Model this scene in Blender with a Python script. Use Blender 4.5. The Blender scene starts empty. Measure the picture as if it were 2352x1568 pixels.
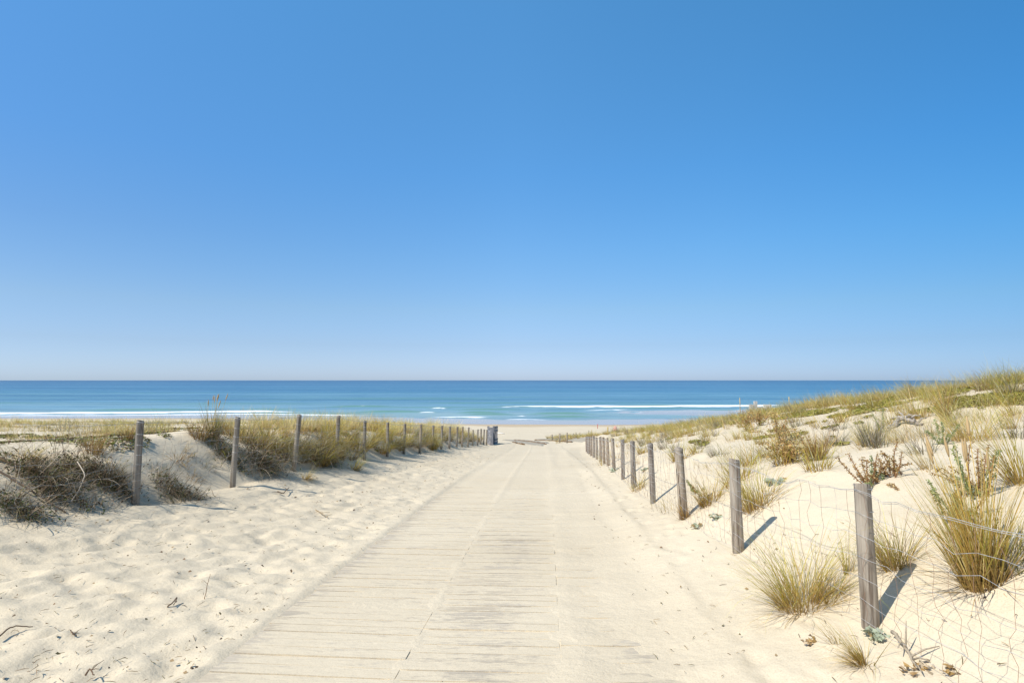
import bpy, math, random
import numpy as np
from mathutils import Vector, Matrix

rng = np.random.default_rng(7)
random.seed(7)
SC = bpy.context.scene
COL = SC.collection
R = math.radians
PI = math.pi

# ------------------------------------------------------------------ camera model
F = 1372.0                       # focal length in units of a 2352-wide frame
EYE = 10.0                       # eye height above the sea
TH = math.atan(89.0 / F)         # the camera looks a little up

def ray(u, v):
    xc = (u - 1176.0) / F; yc = (784.0 - v) / F
    d = np.array([xc, math.cos(TH) - yc * math.sin(TH), math.sin(TH) + yc * math.cos(TH)])
    return d / d[1]              # y component = 1

def at(u, v, d):
    r = ray(u, v) * d
    return np.array([r[0], r[1], r[2] + EYE])

# ------------------------------------------------------------------ noise
def vnoise(x, y, seed=0):
    x = np.asarray(x, dtype=np.float64); y = np.asarray(y, dtype=np.float64)
    xi = np.floor(x).astype(np.int64); yi = np.floor(y).astype(np.int64)
    fx = x - xi; fy = y - yi
    fx = fx * fx * fx * (fx * (fx * 6 - 15) + 10); fy = fy * fy * fy * (fy * (fy * 6 - 15) + 10)
    def h(a, b):
        n = (a * 374761393 + b * 668265263 + seed * 974634777) & 0xFFFFFFFF
        n = ((n ^ (n >> 13)) * 1274126177) & 0xFFFFFFFF
        n = n ^ (n >> 16)
        return (n & 0xFFFF) / 65535.0
    a = h(xi, yi); b = h(xi + 1, yi); c = h(xi, yi + 1); d = h(xi + 1, yi + 1)
    return (a + (b - a) * fx) * (1 - fy) + (c + (d - c) * fx) * fy - 0.5

def fbm(x, y, seed=0, octv=4, lac=2.03, gain=0.5):
    s = 0; a = 1.0
    for i in range(octv):
        s = s + a * vnoise(x, y, seed + 17 * i); x = x * lac + 3.7; y = y * lac - 1.3; a *= gain
    return s

def sstep(a, b, x):
    t = np.clip((x - a) / (b - a), 0, 1)
    return t * t * (3 - 2 * t)

# ------------------------------------------------------------------ photo measurements of the two rows of posts
RP = [((1981.5, 1111), (1999, 1449)), ((1687, 1054), (1696, 1271)), ((1558, 1029), (1572, 1194)), ((1492.5, 1019), (1500.7, 1158.7)),
      ((1452.7, 1012.5), (1456, 1121)), ((1430, 1008.7), (1430.7, 1102.5)), ((1407, 1006), (1411, 1080)), ((1394, 1005), (1396.5, 1070)),
      ((1386, 1003.7), (1387.7, 1066)), ((1378.7, 1002.5), (1379.5, 1061)), ((1370, 1003.7), (1371.5, 1055)), ((1363, 1001), (1364.5, 1051)),
      ((1357, 1002), (1358, 1048)), ((1352.5, 1002), (1353.5, 1043.7)), ((1349.5, 1002), (1350, 1040.5)), ((1346.5, 1002), (1347, 1037.5))]
LP = [((324, 965), (311, 1156)), ((547, 957.6), (535, 1111)), ((687, 952.6), (675.5, 1082.6)), ((777, 955), (771.7, 1062)),
      ((839, 966), (836.7, 1055)), ((891, 970), (889, 1047.6)), ((930.5, 972.6), (928, 1042)), ((967.5, 974), (963.7, 1038)),
      ((996, 976.8), (992.5, 1035)), ((1015.7, 977), (1013, 1032)), ((1034, 979), (1032, 1029)), ((1051, 980), (1049, 1027)),
      ((1063, 980), (1061.5, 1025.5)), ((1077, 981), (1075, 1024)), ((1087, 987), (1085.5, 1023)), ((1098, 985.6), (1096.5, 1022)),
      ((1105, 984.6), (1104, 1021)), ((1112.5, 985.6), (1110.5, 1020)), ((1118.5, 986.3), (1117.5, 1019.5))]
RD = [4.06 + 2.05 * i for i in range(16)]
LD = [8.67 + 2.05 * i for i in range(19)]
RB = [at(b[0], b[1], d) for (t, b), d in zip(RP, RD)]
RT = [at(t[0], t[1], d) for (t, b), d in zip(RP, RD)]
LB = [at(b[0], b[1], d) for (t, b), d in zip(LP, LD)]
LT = [at(t[0], t[1], d) for (t, b), d in zip(LP, LD)]

# ------------------------------------------------------------------ terrain
PY = [-10, 0, 4, 8, 12, 16, 20, 27, 35, 42, 47, 60, 80, 100, 120, 131, 150, 156, 170, 220, 400]
PZ = [-1.3, -1.70, -1.90, -2.10, -2.33, -2.60, -2.88, -3.45, -4.15, -4.72, -5.02, -6.15, -7.6, -8.75, -9.50, -9.83, -9.975, -10.06, -10.5, -12.0, -16]
_py = np.array(PY, float); _pz = np.array(PZ, float)
def pathz(y):
    # smoothed piecewise-linear profile
    s = 0
    for o in (-1.5, -0.75, 0, 0.75, 1.5):
        s = s + np.interp(y + o, _py, _pz)
    return s / 5
def xc(y): return -0.48 + 0.059 * np.asarray(y, float) - 0.0004 * np.maximum(np.asarray(y, float) - 20, 0) ** 2
xr_y = [-10, 0] + [p[1] for p in RB] + [42, 50, 60, 75, 90, 400]
xr_x = [2.7, 2.6] + [p[0] for p in RB] + [5.2, 5.6, 4.9, 5.2, 8, 60]
xl_y = [-10, 0] + [p[1] for p in LB] + [52, 60, 90, 400]
xl_x = [-9.3, -7.2] + [p[0] for p in LB] + [-1.6, -2.5, -9, -60]
def xR(y): return np.interp(y, xr_y, xr_x)
def xL(y): return np.interp(y, xl_y, xl_x)
def baseR(y): return np.interp(y, [p[1] for p in RB], [p[2] - EYE for p in RB]) 
def baseL(y): return np.interp(y, [p[1] for p in LB], [p[2] - EYE for p in LB])

def shore_shift(x):
    return np.interp(x, [-400, -150, -80, -30, 0, 20, 45, 120, 400], [30, 24, 22, 9, 0, 0, 4, 10, 10])

def gz(x, y, detail=True):
    """terrain height relative to the eye"""
    x = np.asarray(x, float); y = np.asarray(y, float)
    x, y = np.broadcast_arrays(x, y)
    far = sstep(85, 120, y)
    ye = y - shore_shift(x) * far
    p = pathz(ye)
    z = p.copy()
    # right bank and dune
    s = x - xR(y)
    amp = np.interp(y, [-10, 0, 38, 50, 62, 72, 86, 95], [1, 1, 1, .78, .42, .25, .04, 0])
    kk = np.interp(y, [0, 14, 22, 30, 38, 50, 62], [1, 1, .88, .73, .66, .50, .45])
    prof = np.interp(s, [-1.6, -.9, -.4, 0, .35, .8, 1.4, 2.4, 4, 6, 8, 10.5, 12.5, 15, 20, 45, 200],
                        [0, .04, .11, .20, .40, .66, .88, 1.06, 1.38, 1.80, 2.26, 2.72, 2.80, 2.6, 2.1, 1.6, 1.2])
    prof = np.minimum(prof, 1.06) + np.maximum(prof - 1.06, 0) * kk
    corr = np.interp(y, [p_[1] for p_ in RB] + [45, 60], list((baseR(np.array([p_[1] for p_ in RB])) - pathz(np.array([p_[1] for p_ in RB])) - .20)) + [0, 0])
    z = z + prof * amp + corr * sstep(-1.2, 0, s) * (1 - sstep(2, 8, s))
    # left bank and plateau
    q = xL(y) - x
    ampl = np.interp(y, [-10, 0, 42, 47, 53, 60], [1, 1, .9, .55, .1, 0])
    profl = np.interp(q, [-3.4, -2.4, -1.2, -.4, 0, .3, .7, 1.2, 2.2, 4, 200],
                         [0, .05, .16, .30, .38, .62, .98, 1.16, 1.28, 1.32, 1.32])
    corl = np.interp(y, [0] + [p_[1] for p_ in LB] + [52], [0] + list((baseL(np.array([p_[1] for p_ in LB])) - pathz(np.array([p_[1] for p_ in LB])) - .38)) + [0])
    zl = p + profl * ampl + corl * sstep(-1.5, 0, q) * (1 - sstep(1.2, 3, q))
    plat = np.interp(y, [-10, 0, 8, 12, 20, 36, 46, 60, 75, 90], [-.7, -.8, -1.06, -1.24, -1.62, -2.56, -3.4, -5.5, -7.3, -8.2])
    w = sstep(1.2, 6, q) * (1 - sstep(60, 85, y))
    zl = zl * (1 - w) + plat * w
    z = np.where(x < xc(y), zl, z)
    # undulation off the path
    off = np.clip(np.abs(x - xc(y)) - 1.9, 0, 1.5) / 1.5
    near = 1 - sstep(90, 120, y)
    strip = 1 - .8 * sstep(-.3, .6, xc(y) - x) * (1 - sstep(-.2, .8, xL(y) - x))
    z = z + off * near * strip * (.16 * vnoise(x / 4.2, y / 4.2, 3) + .07 * vnoise(x / 1.5, y / 1.5, 4))
    bank = np.exp(-((q - .9) / .8) ** 2) * ampl
    z = z + bank * (.42 * vnoise(x / 1.7 + 9, y / 1.7, 11) + .18 * vnoise(x / .6, y / .6, 12))
    crest = sstep(7, 10, s) * (1 - sstep(70, 85, y))
    z = z + crest * .5 * vnoise(x / 5.3 + 4, y / 5.3, 21)
    if detail:
        e = np.abs(x - xc(y))
        d = x - xc(y)
        onp = (1 - sstep(1.72, 1.80, e)) * (1 - sstep(44, 47, y))
        # the sand lies just under the boards, drifting over them in places
        wob = .10 * vnoise(y / 1.1, y * 0, 33) + .04 * vnoise(y / .3, y * 0, 34)
        drift = .016 * np.exp(-((d - .66 - wob) / .17) ** 2) + .034 * sstep(1.32, 1.75, d + wob) + .012 * vnoise(x / .5, y / .9, 31) * sstep(.3, .9, d) \
                + .010 * np.exp(-((d + .50) / .07) ** 2) + .016 * vnoise(x / .6, y / .16, 32) + .012 * vnoise(x / 1.6, y / 2.4, 35) + .026 * sstep(9, 22, y) - .014 * np.exp(-((d + 1.62) / .16) ** 2)
        z = z + onp * (-.0085 + np.clip(drift, -.008, .04))
        z = z + (1 - onp) * off * 0 + (1 - onp) * sstep(1.72, 1.8, e) * .012
        z = z + off * near * .012 * vnoise(x / .42, y / .42, 41)
        uu = x * .62 + y * .78; vv = -x * .78 + y * .62; wp = .5 * vnoise(x / .9, y / .9, 44) + .22 * vnoise(x / .35, y / .35, 45)
        rn = 1 - 2 * np.abs(2 * vnoise(uu / 1.0 + wp, vv / .46 + wp, 46))
        rn2 = 1 - 2 * np.abs(2 * vnoise(uu / .5 + wp, vv / .26 - wp, 47))
        lm = np.where(d < 0, 1 - sstep(.2, 1.2, q), .25)
        z = z + off * near * lm * (.026 * rn + .016 * rn2)
        flat = near * (1 - onp)
        z = z + flat * .010 * vnoise(x / .16, y / .16, 42)
    # a low wet bar showing off the right end of the lagoon
    e = ((x - 92) / 62) ** 2 + ((y - 186) / 19.0) ** 2
    z = np.where(e < 1.6, np.maximum(z, -10 + .30 * (1 - e) + .05 * vnoise(x / 9, y / 3, 43)), z)
    return z

def ground(x, y): return float(gz(x, y)) + EYE

def hit(u, v, dmin=2.2, dmax=160):
    """where the ray through a pixel of the photograph meets the ground"""
    r = ray(u, v)
    d = np.concatenate([np.arange(dmin, 30, .02), np.arange(30, dmax, .1)])
    below = (r[2] * d) < gz(r[0] * d, d)
    i = int(np.argmax(below))
    if not below[i]: i = len(d) - 1
    return np.array([r[0] * d[i], d[i], float(gz(r[0] * d[i], d[i])) + EYE])

# ------------------------------------------------------------------ object helpers
def tag(o, label=None, cat=None, group=None, kind=None):
    if label: o['label'] = label
    if cat: o['category'] = cat
    if group: o['group'] = group
    if kind: o['kind'] = kind
    return o

def mesh_obj(name, verts, faces, mats, parent=None, cols=None, smooth=False, attrs=None, fmat=None):
    me = bpy.data.meshes.new(name)
    verts = np.asarray(verts, dtype=np.float32)
    if isinstance(faces, np.ndarray):
        nf, k = faces.shape
        me.vertices.add(len(verts)); me.vertices.foreach_set('co', verts.ravel())
        me.loops.add(nf * k); me.loops.foreach_set('vertex_index', faces.astype(np.int32).ravel())
        me.polygons.add(nf)
        me.polygons.foreach_set('loop_start', np.arange(0, nf * k, k, dtype=np.int32))
        me.update(calc_edges=True)
    else:
        me.from_pydata([tuple(map(float, v)) for v in verts], [], faces); me.update()
    if cols is not None:
        a = me.attributes.new('col', 'FLOAT_COLOR', 'POINT')
        c = np.ones((len(verts), 4), np.float32); c[:, :3] = cols
        a.data.foreach_set('color', c.ravel())
    for k, arr in (attrs or {}).items():
        a = me.attributes.new(k, 'FLOAT', 'POINT'); a.data.foreach_set('value', np.asarray(arr, np.float32).ravel())
    me.polygons.foreach_set('use_smooth', np.full(len(me.polygons), bool(smooth)))
    for m in (mats if isinstance(mats, (list, tuple)) else [mats]): me.materials.append(m)
    if fmat is not None: me.polygons.foreach_set('material_index', np.asarray(fmat, np.int32))
    o = bpy.data.objects.new(name, me); COL.objects.link(o)
    if parent is not None: o.parent = parent
    return o

def empty(name, loc, label, cat, group=None, rz=0):
    o = bpy.data.objects.new(name, None); COL.objects.link(o)
    o.location = tuple(map(float, loc)); o.rotation_euler = (0, 0, rz); o.empty_display_size = .2
    return tag(o, label, cat, group)

class Geo:
    def __init__(s): s.v = []; s.f = []; s.c = []; s.n = 0
    def add(s, v, f, c=None):
        v = np.asarray(v, float)
        s.v.append(v); s.f += [tuple(i + s.n for i in q) for q in f]
        s.c.append(np.tile(np.asarray(c if c is not None else (.5, .5, .5), float), (len(v), 1)) if c is None or np.ndim(c) == 1 else np.asarray(c))
        s.n += len(v)
    def tube(s, pts, rad, k=6, c=None, cap=True):
        pts = np.asarray(pts, float); n = len(pts)
        rad = np.broadcast_to(np.asarray(rad, float), (n,))
        t = np.gradient(pts, axis=0); t /= np.linalg.norm(t, axis=1, keepdims=True) + 1e-9
        a = np.array([0, 0, 1.0]) if abs(t[0, 2]) < .9 else np.array([1.0, 0, 0])
        V = []; 
        b = None
        for i in range(n):
            if b is None: b = np.cross(t[i], a)
            else: b = b - t[i] * np.dot(b, t[i])
            b = b / (np.linalg.norm(b) + 1e-9); nn = np.cross(t[i], b)
            for j in range(k):
                an = 2 * PI * j / k
                V.append(pts[i] + rad[i] * (math.cos(an) * b + math.sin(an) * nn))
        Fc = [(i * k + j, i * k + (j + 1) % k, (i + 1) * k + (j + 1) % k, (i + 1) * k + j) for i in range(n - 1) for j in range(k)]
        if cap: Fc += [tuple(range(k - 1, -1, -1)), tuple((n - 1) * k + j for j in range(k))]
        s.add(V, Fc, c)
    def box(s, M, sx, sy, sz, c=None):
        V = [M @ Vector((x * sx / 2, y * sy / 2, z * sz / 2)) for x in (-1, 1) for y in (-1, 1) for z in (-1, 1)]
        s.add([tuple(v) for v in V], [(0, 1, 3, 2), (4, 6, 7, 5), (0, 4, 5, 1), (2, 3, 7, 6), (0, 2, 6, 4), (1, 5, 7, 3)], c)
    def obj(s, name, mat, parent=None, smooth=False):
        return mesh_obj(name, np.concatenate(s.v), s.f, mat, parent, cols=np.concatenate(s.c), smooth=smooth)

# ------------------------------------------------------------------ materials
def new_mat(name):
    m = bpy.data.materials.new(name); m.use_nodes = True
    nt = m.node_tree; nt.nodes.clear()
    return m, nt
def N(nt, t, **kw):
    n = nt.nodes.new(t)
    for k, v in kw.items():
        if k in n.inputs.keys(): n.inputs[k].default_value = v
        else: setattr(n, k, v)
    return n
def L(nt, a, b): nt.links.new(a, b)
def mixc(nt, fac, a, b, blend='MIX'):
    n = nt.nodes.new('ShaderNodeMix'); n.data_type = 'RGBA'; n.blend_type = blend
    for sock, val in ((n.inputs[0], fac), (n.inputs[6], a), (n.inputs[7], b)):
        if hasattr(val, 'is_linked') or hasattr(val, 'links'): L(nt, val, sock)
        elif isinstance(val, (int, float)): sock.default_value = val
        else: sock.default_value = (*val, 1)
    return n.outputs[2]
def math_(nt, op, a, b=None, clamp=False):
    n = nt.nodes.new('ShaderNodeMath'); n.operation = op; n.use_clamp = clamp
    for i, val in enumerate((a, b)):
        if val is None: continue
        if hasattr(val, 'links'): L(nt, val, n.inputs[i])
        else: n.inputs[i].default_value = val
    return n.outputs[0]
def ramp(nt, src, stops):
    n = nt.nodes.new('ShaderNodeValToRGB'); e = n.color_ramp.elements
    while len(e) < len(stops): e.new(.5)
    for el, (p, c) in zip(e, stops):
        el.position = p; el.color = (*c, 1) if isinstance(c, (tuple, list)) else (c, c, c, 1)
    L(nt, src, n.inputs[0]); return n.outputs[0]
def noise(nt, vec, scale, detail=4, rough=.55):
    n = N(nt, 'ShaderNodeTexNoise', Scale=scale, Detail=detail, Roughness=rough)
    if vec is not None: L(nt, vec, n.inputs['Vector'])
    return n.outputs[0]
def mapping(nt, vec, scale=(1, 1, 1), rot=(0, 0, 0)):
    n = N(nt, 'ShaderNodeMapping'); n.inputs['Scale'].default_value = scale; n.inputs['Rotation'].default_value = rot
    L(nt, vec, n.inputs['Vector']); return n.outputs[0]
def out(nt, sh): 
    o = nt.nodes.new('ShaderNodeOutputMaterial'); L(nt, sh, o.inputs[0])

SAND_A = (.605, .512, .366); SAND_B = (.665, .572, .420)
def sand_nodes(nt, vec):
    big = noise(nt, vec, .35, 4); mid = noise(nt, vec, 3.0, 5); fine = noise(nt, vec, 90, 3, .7)
    c = mixc(nt, ramp(nt, big, [(.3, 0.0), (.7, 1.0)]), SAND_A, SAND_B)
    c = mixc(nt, ramp(nt, mid, [(.45, 0.0), (.75, .35)]), c, (.58, .49, .35))
    c = mixc(nt, ramp(nt, fine, [(.36, .45), (.5, 0.0)]), c, (.44, .36, .25))
    return c, mid, fine

def make_sand():
    m, nt = new_mat('dry_sand')
    geo = N(nt, 'ShaderNodeNewGeometry'); vec = geo.outputs['Position']
    c, mid, fine = sand_nodes(nt, vec)
    wet = N(nt, 'ShaderNodeAttribute'); wet.attribute_name = 'wet'
    damp = N(nt, 'ShaderNodeAttribute'); damp.attribute_name = 'damp'
    c = mixc(nt, damp.outputs['Fac'], c, (.42, .31, .19))
    c = mixc(nt, wet.outputs['Fac'], c, (.40, .34, .30))
    p = N(nt, 'ShaderNodeBsdfPrincipled'); L(nt, c, p.inputs['Base Color'])
    r = math_(nt, 'SUBTRACT', .95, math_(nt, 'MULTIPLY', wet.outputs['Fac'], .80)); L(nt, r, p.inputs['Roughness'])
    p.inputs['Specular IOR Level'].default_value = .25
    h = math_(nt, 'ADD', math_(nt, 'MULTIPLY', noise(nt, vec, 14, 4, .6), .03), math_(nt, 'MULTIPLY', fine, .004))
    h = math_(nt, 'MULTIPLY', h, math_(nt, 'SUBTRACT', 1.0, wet.outputs['Fac'], True))
    b = N(nt, 'ShaderNodeBump', Strength=.4, Distance=1.0); L(nt, h, b.inputs['Height']); L(nt, b.outputs[0], p.inputs['Normal'])
    out(nt, p.outputs[0]); return m

def make_boards():
    m, nt = new_mat('sandy_boards')
    geo = N(nt, 'ShaderNodeNewGeometry'); vec = geo.outputs['Position']
    sc, mid, fine = sand_nodes(nt, vec)
    col = N(nt, 'ShaderNodeAttribute'); col.attribute_name = 'col'
    bare = N(nt, 'ShaderNodeAttribute'); bare.attribute_name = 'bare'
    grain = noise(nt, mapping(nt, vec, (2.5, 60, 60)), 1.0, 5, .65)
    w = mixc(nt, ramp(nt, grain, [(.30, .65), (.62, 0.0)]), col.outputs['Color'], (.20, .155, .115))
    n1 = noise(nt, mapping(nt, vec, (1.4, 7, 1)), 1.0, 6, .62)
    n2 = noise(nt, mapping(nt, vec, (9, 26, 1)), 1.0, 4, .6)
    k = math_(nt, 'ADD', math_(nt, 'ADD', n1, math_(nt, 'MULTIPLY', n2, .75)), math_(nt, 'SUBTRACT', bare.outputs['Fac'], .13))
    mask = ramp(nt, k, [(.78, 0.0), (.95, .62)])
    c = mixc(nt, mask, sc, w)
    p = N(nt, 'ShaderNodeBsdfPrincipled', Roughness=.9); L(nt, c, p.inputs['Base Color'])
    p.inputs['Specular IOR Level'].default_value = .2
    h = math_(nt, 'SUBTRACT', math_(nt, 'MULTIPLY', noise(nt, mapping(nt, vec, (5, 13, 1)), 1.0, 5, .6), .018), math_(nt, 'MULTIPLY', mask, .006))
    b = N(nt, 'ShaderNodeBump', Strength=.6, Distance=1.0); L(nt, h, b.inputs['Height']); L(nt, b.outputs[0], p.inputs['Normal'])
    out(nt, p.outputs[0]); return m

def make_wood(name, a, b_, dark, vertical=True):
    m, nt = new_mat(name)
    tc = N(nt, 'ShaderNodeTexCoord'); vec = tc.outputs['Object']
    sc = (26, 26, 1.4) if vertical else (1.4, 26, 26)
    g = noise(nt, mapping(nt, vec, sc), 1.0, 6, .65)
    big = noise(nt, vec, 2.2, 3)
    c = mixc(nt, ramp(nt, big, [(.35, 0.0), (.65, 1.0)]), a, b_)
    c = mixc(nt, ramp(nt, g, [(.36, 1.0), (.50, .3), (.62, 0.0)]), c, dark)
    crack = noise(nt, mapping(nt, vec, tuple(x * 1.6 for x in sc)), 1.0, 2, .4)
    c = mixc(nt, ramp(nt, crack, [(.30, 1.0), (.345, 0.0)]), c, tuple(x * .35 for x in dark))
    oi = N(nt, 'ShaderNodeObjectInfo'); hv = N(nt, 'ShaderNodeHueSaturation'); L(nt, math_(nt, 'ADD', .90, math_(nt, 'MULTIPLY', oi.outputs['Random'], .42)), hv.inputs['Value']); L(nt, math_(nt, 'ADD', .75, math_(nt, 'MULTIPLY', oi.outputs['Random'], .5)), hv.inputs['Saturation']); L(nt, c, hv.inputs['Color']); c = hv.outputs[0]
    p = N(nt, 'ShaderNodeBsdfPrincipled', Roughness=.85); L(nt, c, p.inputs['Base Color'])
    p.inputs['Specular IOR Level'].default_value = .2
    bmp = N(nt, 'ShaderNodeBump', Strength=.5, Distance=.02); L(nt, g, bmp.inputs['Height']); L(nt, bmp.outputs[0], p.inputs['Normal'])
    out(nt, p.outputs[0]); return m

def make_leaf(name, transl=.35, rough=.6):
    m, nt = new_mat(name)
    a = N(nt, 'ShaderNodeAttribute'); a.attribute_name = 'col'
    d = N(nt, 'ShaderNodeBsdfPrincipled', Roughness=rough); L(nt, a.outputs['Color'], d.inputs['Base Color'])
    d.inputs['Specular IOR Level'].default_value = .3
    t = N(nt, 'ShaderNodeBsdfTranslucent'); L(nt, a.outputs['Color'], t.inputs['Color'])
    mx = N(nt, 'ShaderNodeMixShader'); mx.inputs[0].default_value = transl
    L(nt, d.outputs[0], mx.inputs[1]); L(nt, t.outputs[0], mx.inputs[2]); out(nt, mx.outputs[0]); return m

def make_plain(name, c, rough=.6, metal=0.0, var=.25, spec=.15):
    m, nt = new_mat(name)
    tc = N(nt, 'ShaderNodeTexCoord')
    n = noise(nt, tc.outputs['Object'], 18, 4)
    cc = mixc(nt, ramp(nt, n, [(.35, 0.0), (.65, 1.0)]), tuple(x * (1 - var) for x in c), tuple(min(1, x * (1 + var)) for x in c))
    p = N(nt, 'ShaderNodeBsdfPrincipled', Roughness=rough, Metallic=metal); p.inputs['Specular IOR Level'].default_value = spec; L(nt, cc, p.inputs['Base Color']); out(nt, p.outputs[0]); return m

def make_sea():
    m, nt = new_mat('sea_water')
    geo = N(nt, 'ShaderNodeNewGeometry'); pos = geo.outputs['Position']
    deep = N(nt, 'ShaderNodeAttribute'); deep.attribute_name = 'deep'
    foam = N(nt, 'ShaderNodeAttribute'); foam.attribute_name = 'foam'
    face = N(nt, 'ShaderNodeAttribute'); face.attribute_name = 'face'
    # deep = log distance, 0 at the shore to 1 far out
    s1 = noise(nt, mapping(nt, pos, (.0012, .012, 1)), 1.0, 9, .66)
    s2 = noise(nt, mapping(nt, pos, (.0004, .0030, 1)), 1.0, 9, .66)
    s3 = noise(nt, mapping(nt, pos, (.006, .045, 1)), 1.0, 4, .6)
    k = math_(nt, 'ADD', deep.outputs['Fac'], math_(nt, 'MULTIPLY', math_(nt, 'SUBTRACT', s1, .5), .42))
    k = math_(nt, 'ADD', k, math_(nt, 'MULTIPLY', math_(nt, 'SUBTRACT', s2, .5), .55))
    k = math_(nt, 'ADD', k, math_(nt, 'MULTIPLY', math_(nt, 'SUBTRACT', s3, .5), .10), True)
    c = ramp(nt, k, [(0.0, (.27, .38, .39)), (.10, (.21, .34, .37)), (.28, (.105, .245, .32)), (.52, (.036, .155, .275)), (.80, (.014, .085, .20)), (1.0, (.006, .048, .135))])
    sl = noise(nt, mapping(nt, pos, (.0011, .016, 1), (0, 0, .03)), 1.0, 10, .68)
    c = mixc(nt, ramp(nt, sl, [(.49, 0.0), (.60, .75)]), c, (.16, .33, .44))  # paler streaks: sky reflected by smooth slicks, put into the colour
    sd = noise(nt, mapping(nt, pos, (.0007, .007, 1), (0, 0, -.02)), 1.0, 10, .68)
    c = mixc(nt, ramp(nt, sd, [(.38, .80), (.50, 0.0)]), c, (.014, .085, .185))
    rp_ = noise(nt, mapping(nt, pos, (.022, .16, 1)), 1.0, 8, .7)
    c = mixc(nt, ramp(nt, rp_, [(.40, .45), (.5, 0.0)]), c, (.03, .12, .21)); c = mixc(nt, ramp(nt, rp_, [(.52, 0.0), (.64, .40)]), c, (.20, .36, .44))
    c = mixc(nt, face.outputs['Fac'], c, (.13, .27, .20))
    fn = noise(nt, mapping(nt, pos, (.16, .5, 1)), 1.0, 8, .72)
    fm = math_(nt, 'ADD', foam.outputs['Fac'], math_(nt, 'MULTIPLY', math_(nt, 'SUBTRACT', fn, .5), 1.5))
    fmask = ramp(nt, fm, [(.40, 0.0), (.78, 1.0)])
    cc = mixc(nt, fmask, c, (.86, .88, .89))
    p = N(nt, 'ShaderNodeBsdfPrincipled'); L(nt, cc, p.inputs['Base Color'])
    L(nt, math_(nt, 'ADD', .28, math_(nt, 'MULTIPLY', fmask, .6)), p.inputs['Roughness'])
    p.inputs['IOR'].default_value = 1.33
    p.inputs['Specular IOR Level'].default_value = .12
    w1 = noise(nt, mapping(nt, pos, (.10, .35, 1)), 1.0, 5, .6); w2 = noise(nt, mapping(nt, pos, (1.1, 2.2, 1)), 1.0, 3, .6)
    h = math_(nt, 'ADD', math_(nt, 'MULTIPLY', w1, .9), math_(nt, 'MULTIPLY', w2, .10))
    b = N(nt, 'ShaderNodeBump', Strength=.8, Distance=1.0); L(nt, h, b.inputs['Height']); L(nt, b.outputs[0], p.inputs['Normal'])
    out(nt, p.outputs[0]); return m

M_SAND = make_sand(); M_BOARD = make_boards(); M_SEA = make_sea()
M_POST = make_wood('weathered_post', (.37, .325, .265), (.25, .215, .175), (.12, .092, .068))
M_POSTL = make_wood('brown_weathered_post', (.345, .30, .235), (.265, .225, .17), (.11, .085, .06))
M_GATE = make_wood('grey_gate_wood', (.31, .31, .325), (.22, .22, .235), (.10, .10, .11), False)
M_STAKE = make_wood('pale_stake', (.50, .40, .20), (.40, .31, .16), (.22, .16, .08))
M_WHITE = make_wood('bleached_rail', (.62, .60, .57), (.52, .50, .47), (.35, .33, .30))
M_DRIFT = make_wood('driftwood', (.40, .37, .33), (.30, .27, .24), (.13, .11, .10), False)
M_BLADE = make_leaf('grass_blade', .30, .55)
M_LEAF = make_leaf('leaf', .25, .6)
M_TWIG = make_leaf('twig', .0, .8)
M_WIRE = make_plain('galvanised_wire', (.47, .46, .44), .5, .3)
M_RUST = make_plain('rusty_wire', (.26, .16, .11), .7, .1)
M_MAT = make_plain('grey_track', (.36, .32, .25), .95, 0, .12)
M_LOG = make_plain('brown_log', (.17, .105, .055), .9, 0, .4)
M_RED = make_plain('red_paint', (.45, .06, .07), .6)
M_PINK = make_plain('pink_cloth', (.66, .34, .31), .8)

# ------------------------------------------------------------------ ground sheet
def axis_pts(a, b, fn):
    o = [a]
    while o[-1] < b: o.append(o[-1] + fn(o[-1]))
    return np.array(o)
gx_r = axis_pts(0, 420, lambda x: .045 if x < 6 else (max(.045, .013 * x) if x < 60 else .06 * x))
gx_l = axis_pts(0, 420, lambda x: .045 if x < 8 else (max(.045, .013 * x) if x < 60 else .06 * x))
GX = np.concatenate([-gx_l[::-1], gx_r[1:]])
gy1 = axis_pts(-12, 1.6, lambda y: .3)
gy2 = axis_pts(gy1[-1] + .05, 9, lambda y: .045)
gy3 = axis_pts(gy2[-1] + .05, 230, lambda y: .0058 * y)
GY = np.concatenate([gy1, gy2, gy3])
XX, YY = np.meshgrid(GX, GY)
ZZ = gz(XX, YY)

def dent(cx, cy, ang, a, b, dep, rim=.35):
    m = max(a, b) * 2.2
    i0, i1 = np.searchsorted(GX, [cx - m, cx + m]); j0, j1 = np.searchsorted(GY, [cy - m, cy + m])
    if i1 - i0 < 2 or j1 - j0 < 2: return
    X = XX[j0:j1, i0:i1] - cx; Y = YY[j0:j1, i0:i1] - cy
    u = (X * math.cos(ang) + Y * math.sin(ang)) / a; v = (-X * math.sin(ang) + Y * math.cos(ang)) / b
    r2 = u * u + v * v
    ZZ[j0:j1, i0:i1] += -dep * np.exp(-r2 * 1.6) + dep * rim * np.exp(-((np.sqrt(r2) - 1.35) / .38) ** 2)

for i in range(4200):                       # trampled sand between the boardwalk and the left fence
    y = 2.4 * (30 / 2.4) ** rng.random()
    xl = max(xL(y) + .5, -.95 * y - 1); xr_ = xc(y) - 1.95
    if xl > xr_: continue
    x = xl + (xr_ - xl) * rng.random()
    s = rng.uniform(.7, 1.5)
    dent(x, y, rng.normal(.5, .5) if rng.random() < .7 else rng.uniform(0, PI), .15 * s, .085 * s, rng.uniform(.005, .013) * s, .22)
for i in range(240):                        # a few prints on the right margin
    y = 2.5 * (24 / 2.5) ** rng.random()
    x = xc(y) + rng.uniform(1.75, 2.7)
    if x > xR(y) - .1: continue
    dent(x, y, rng.normal(1.5, .3), .15, .07, rng.uniform(.008, .02))

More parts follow.
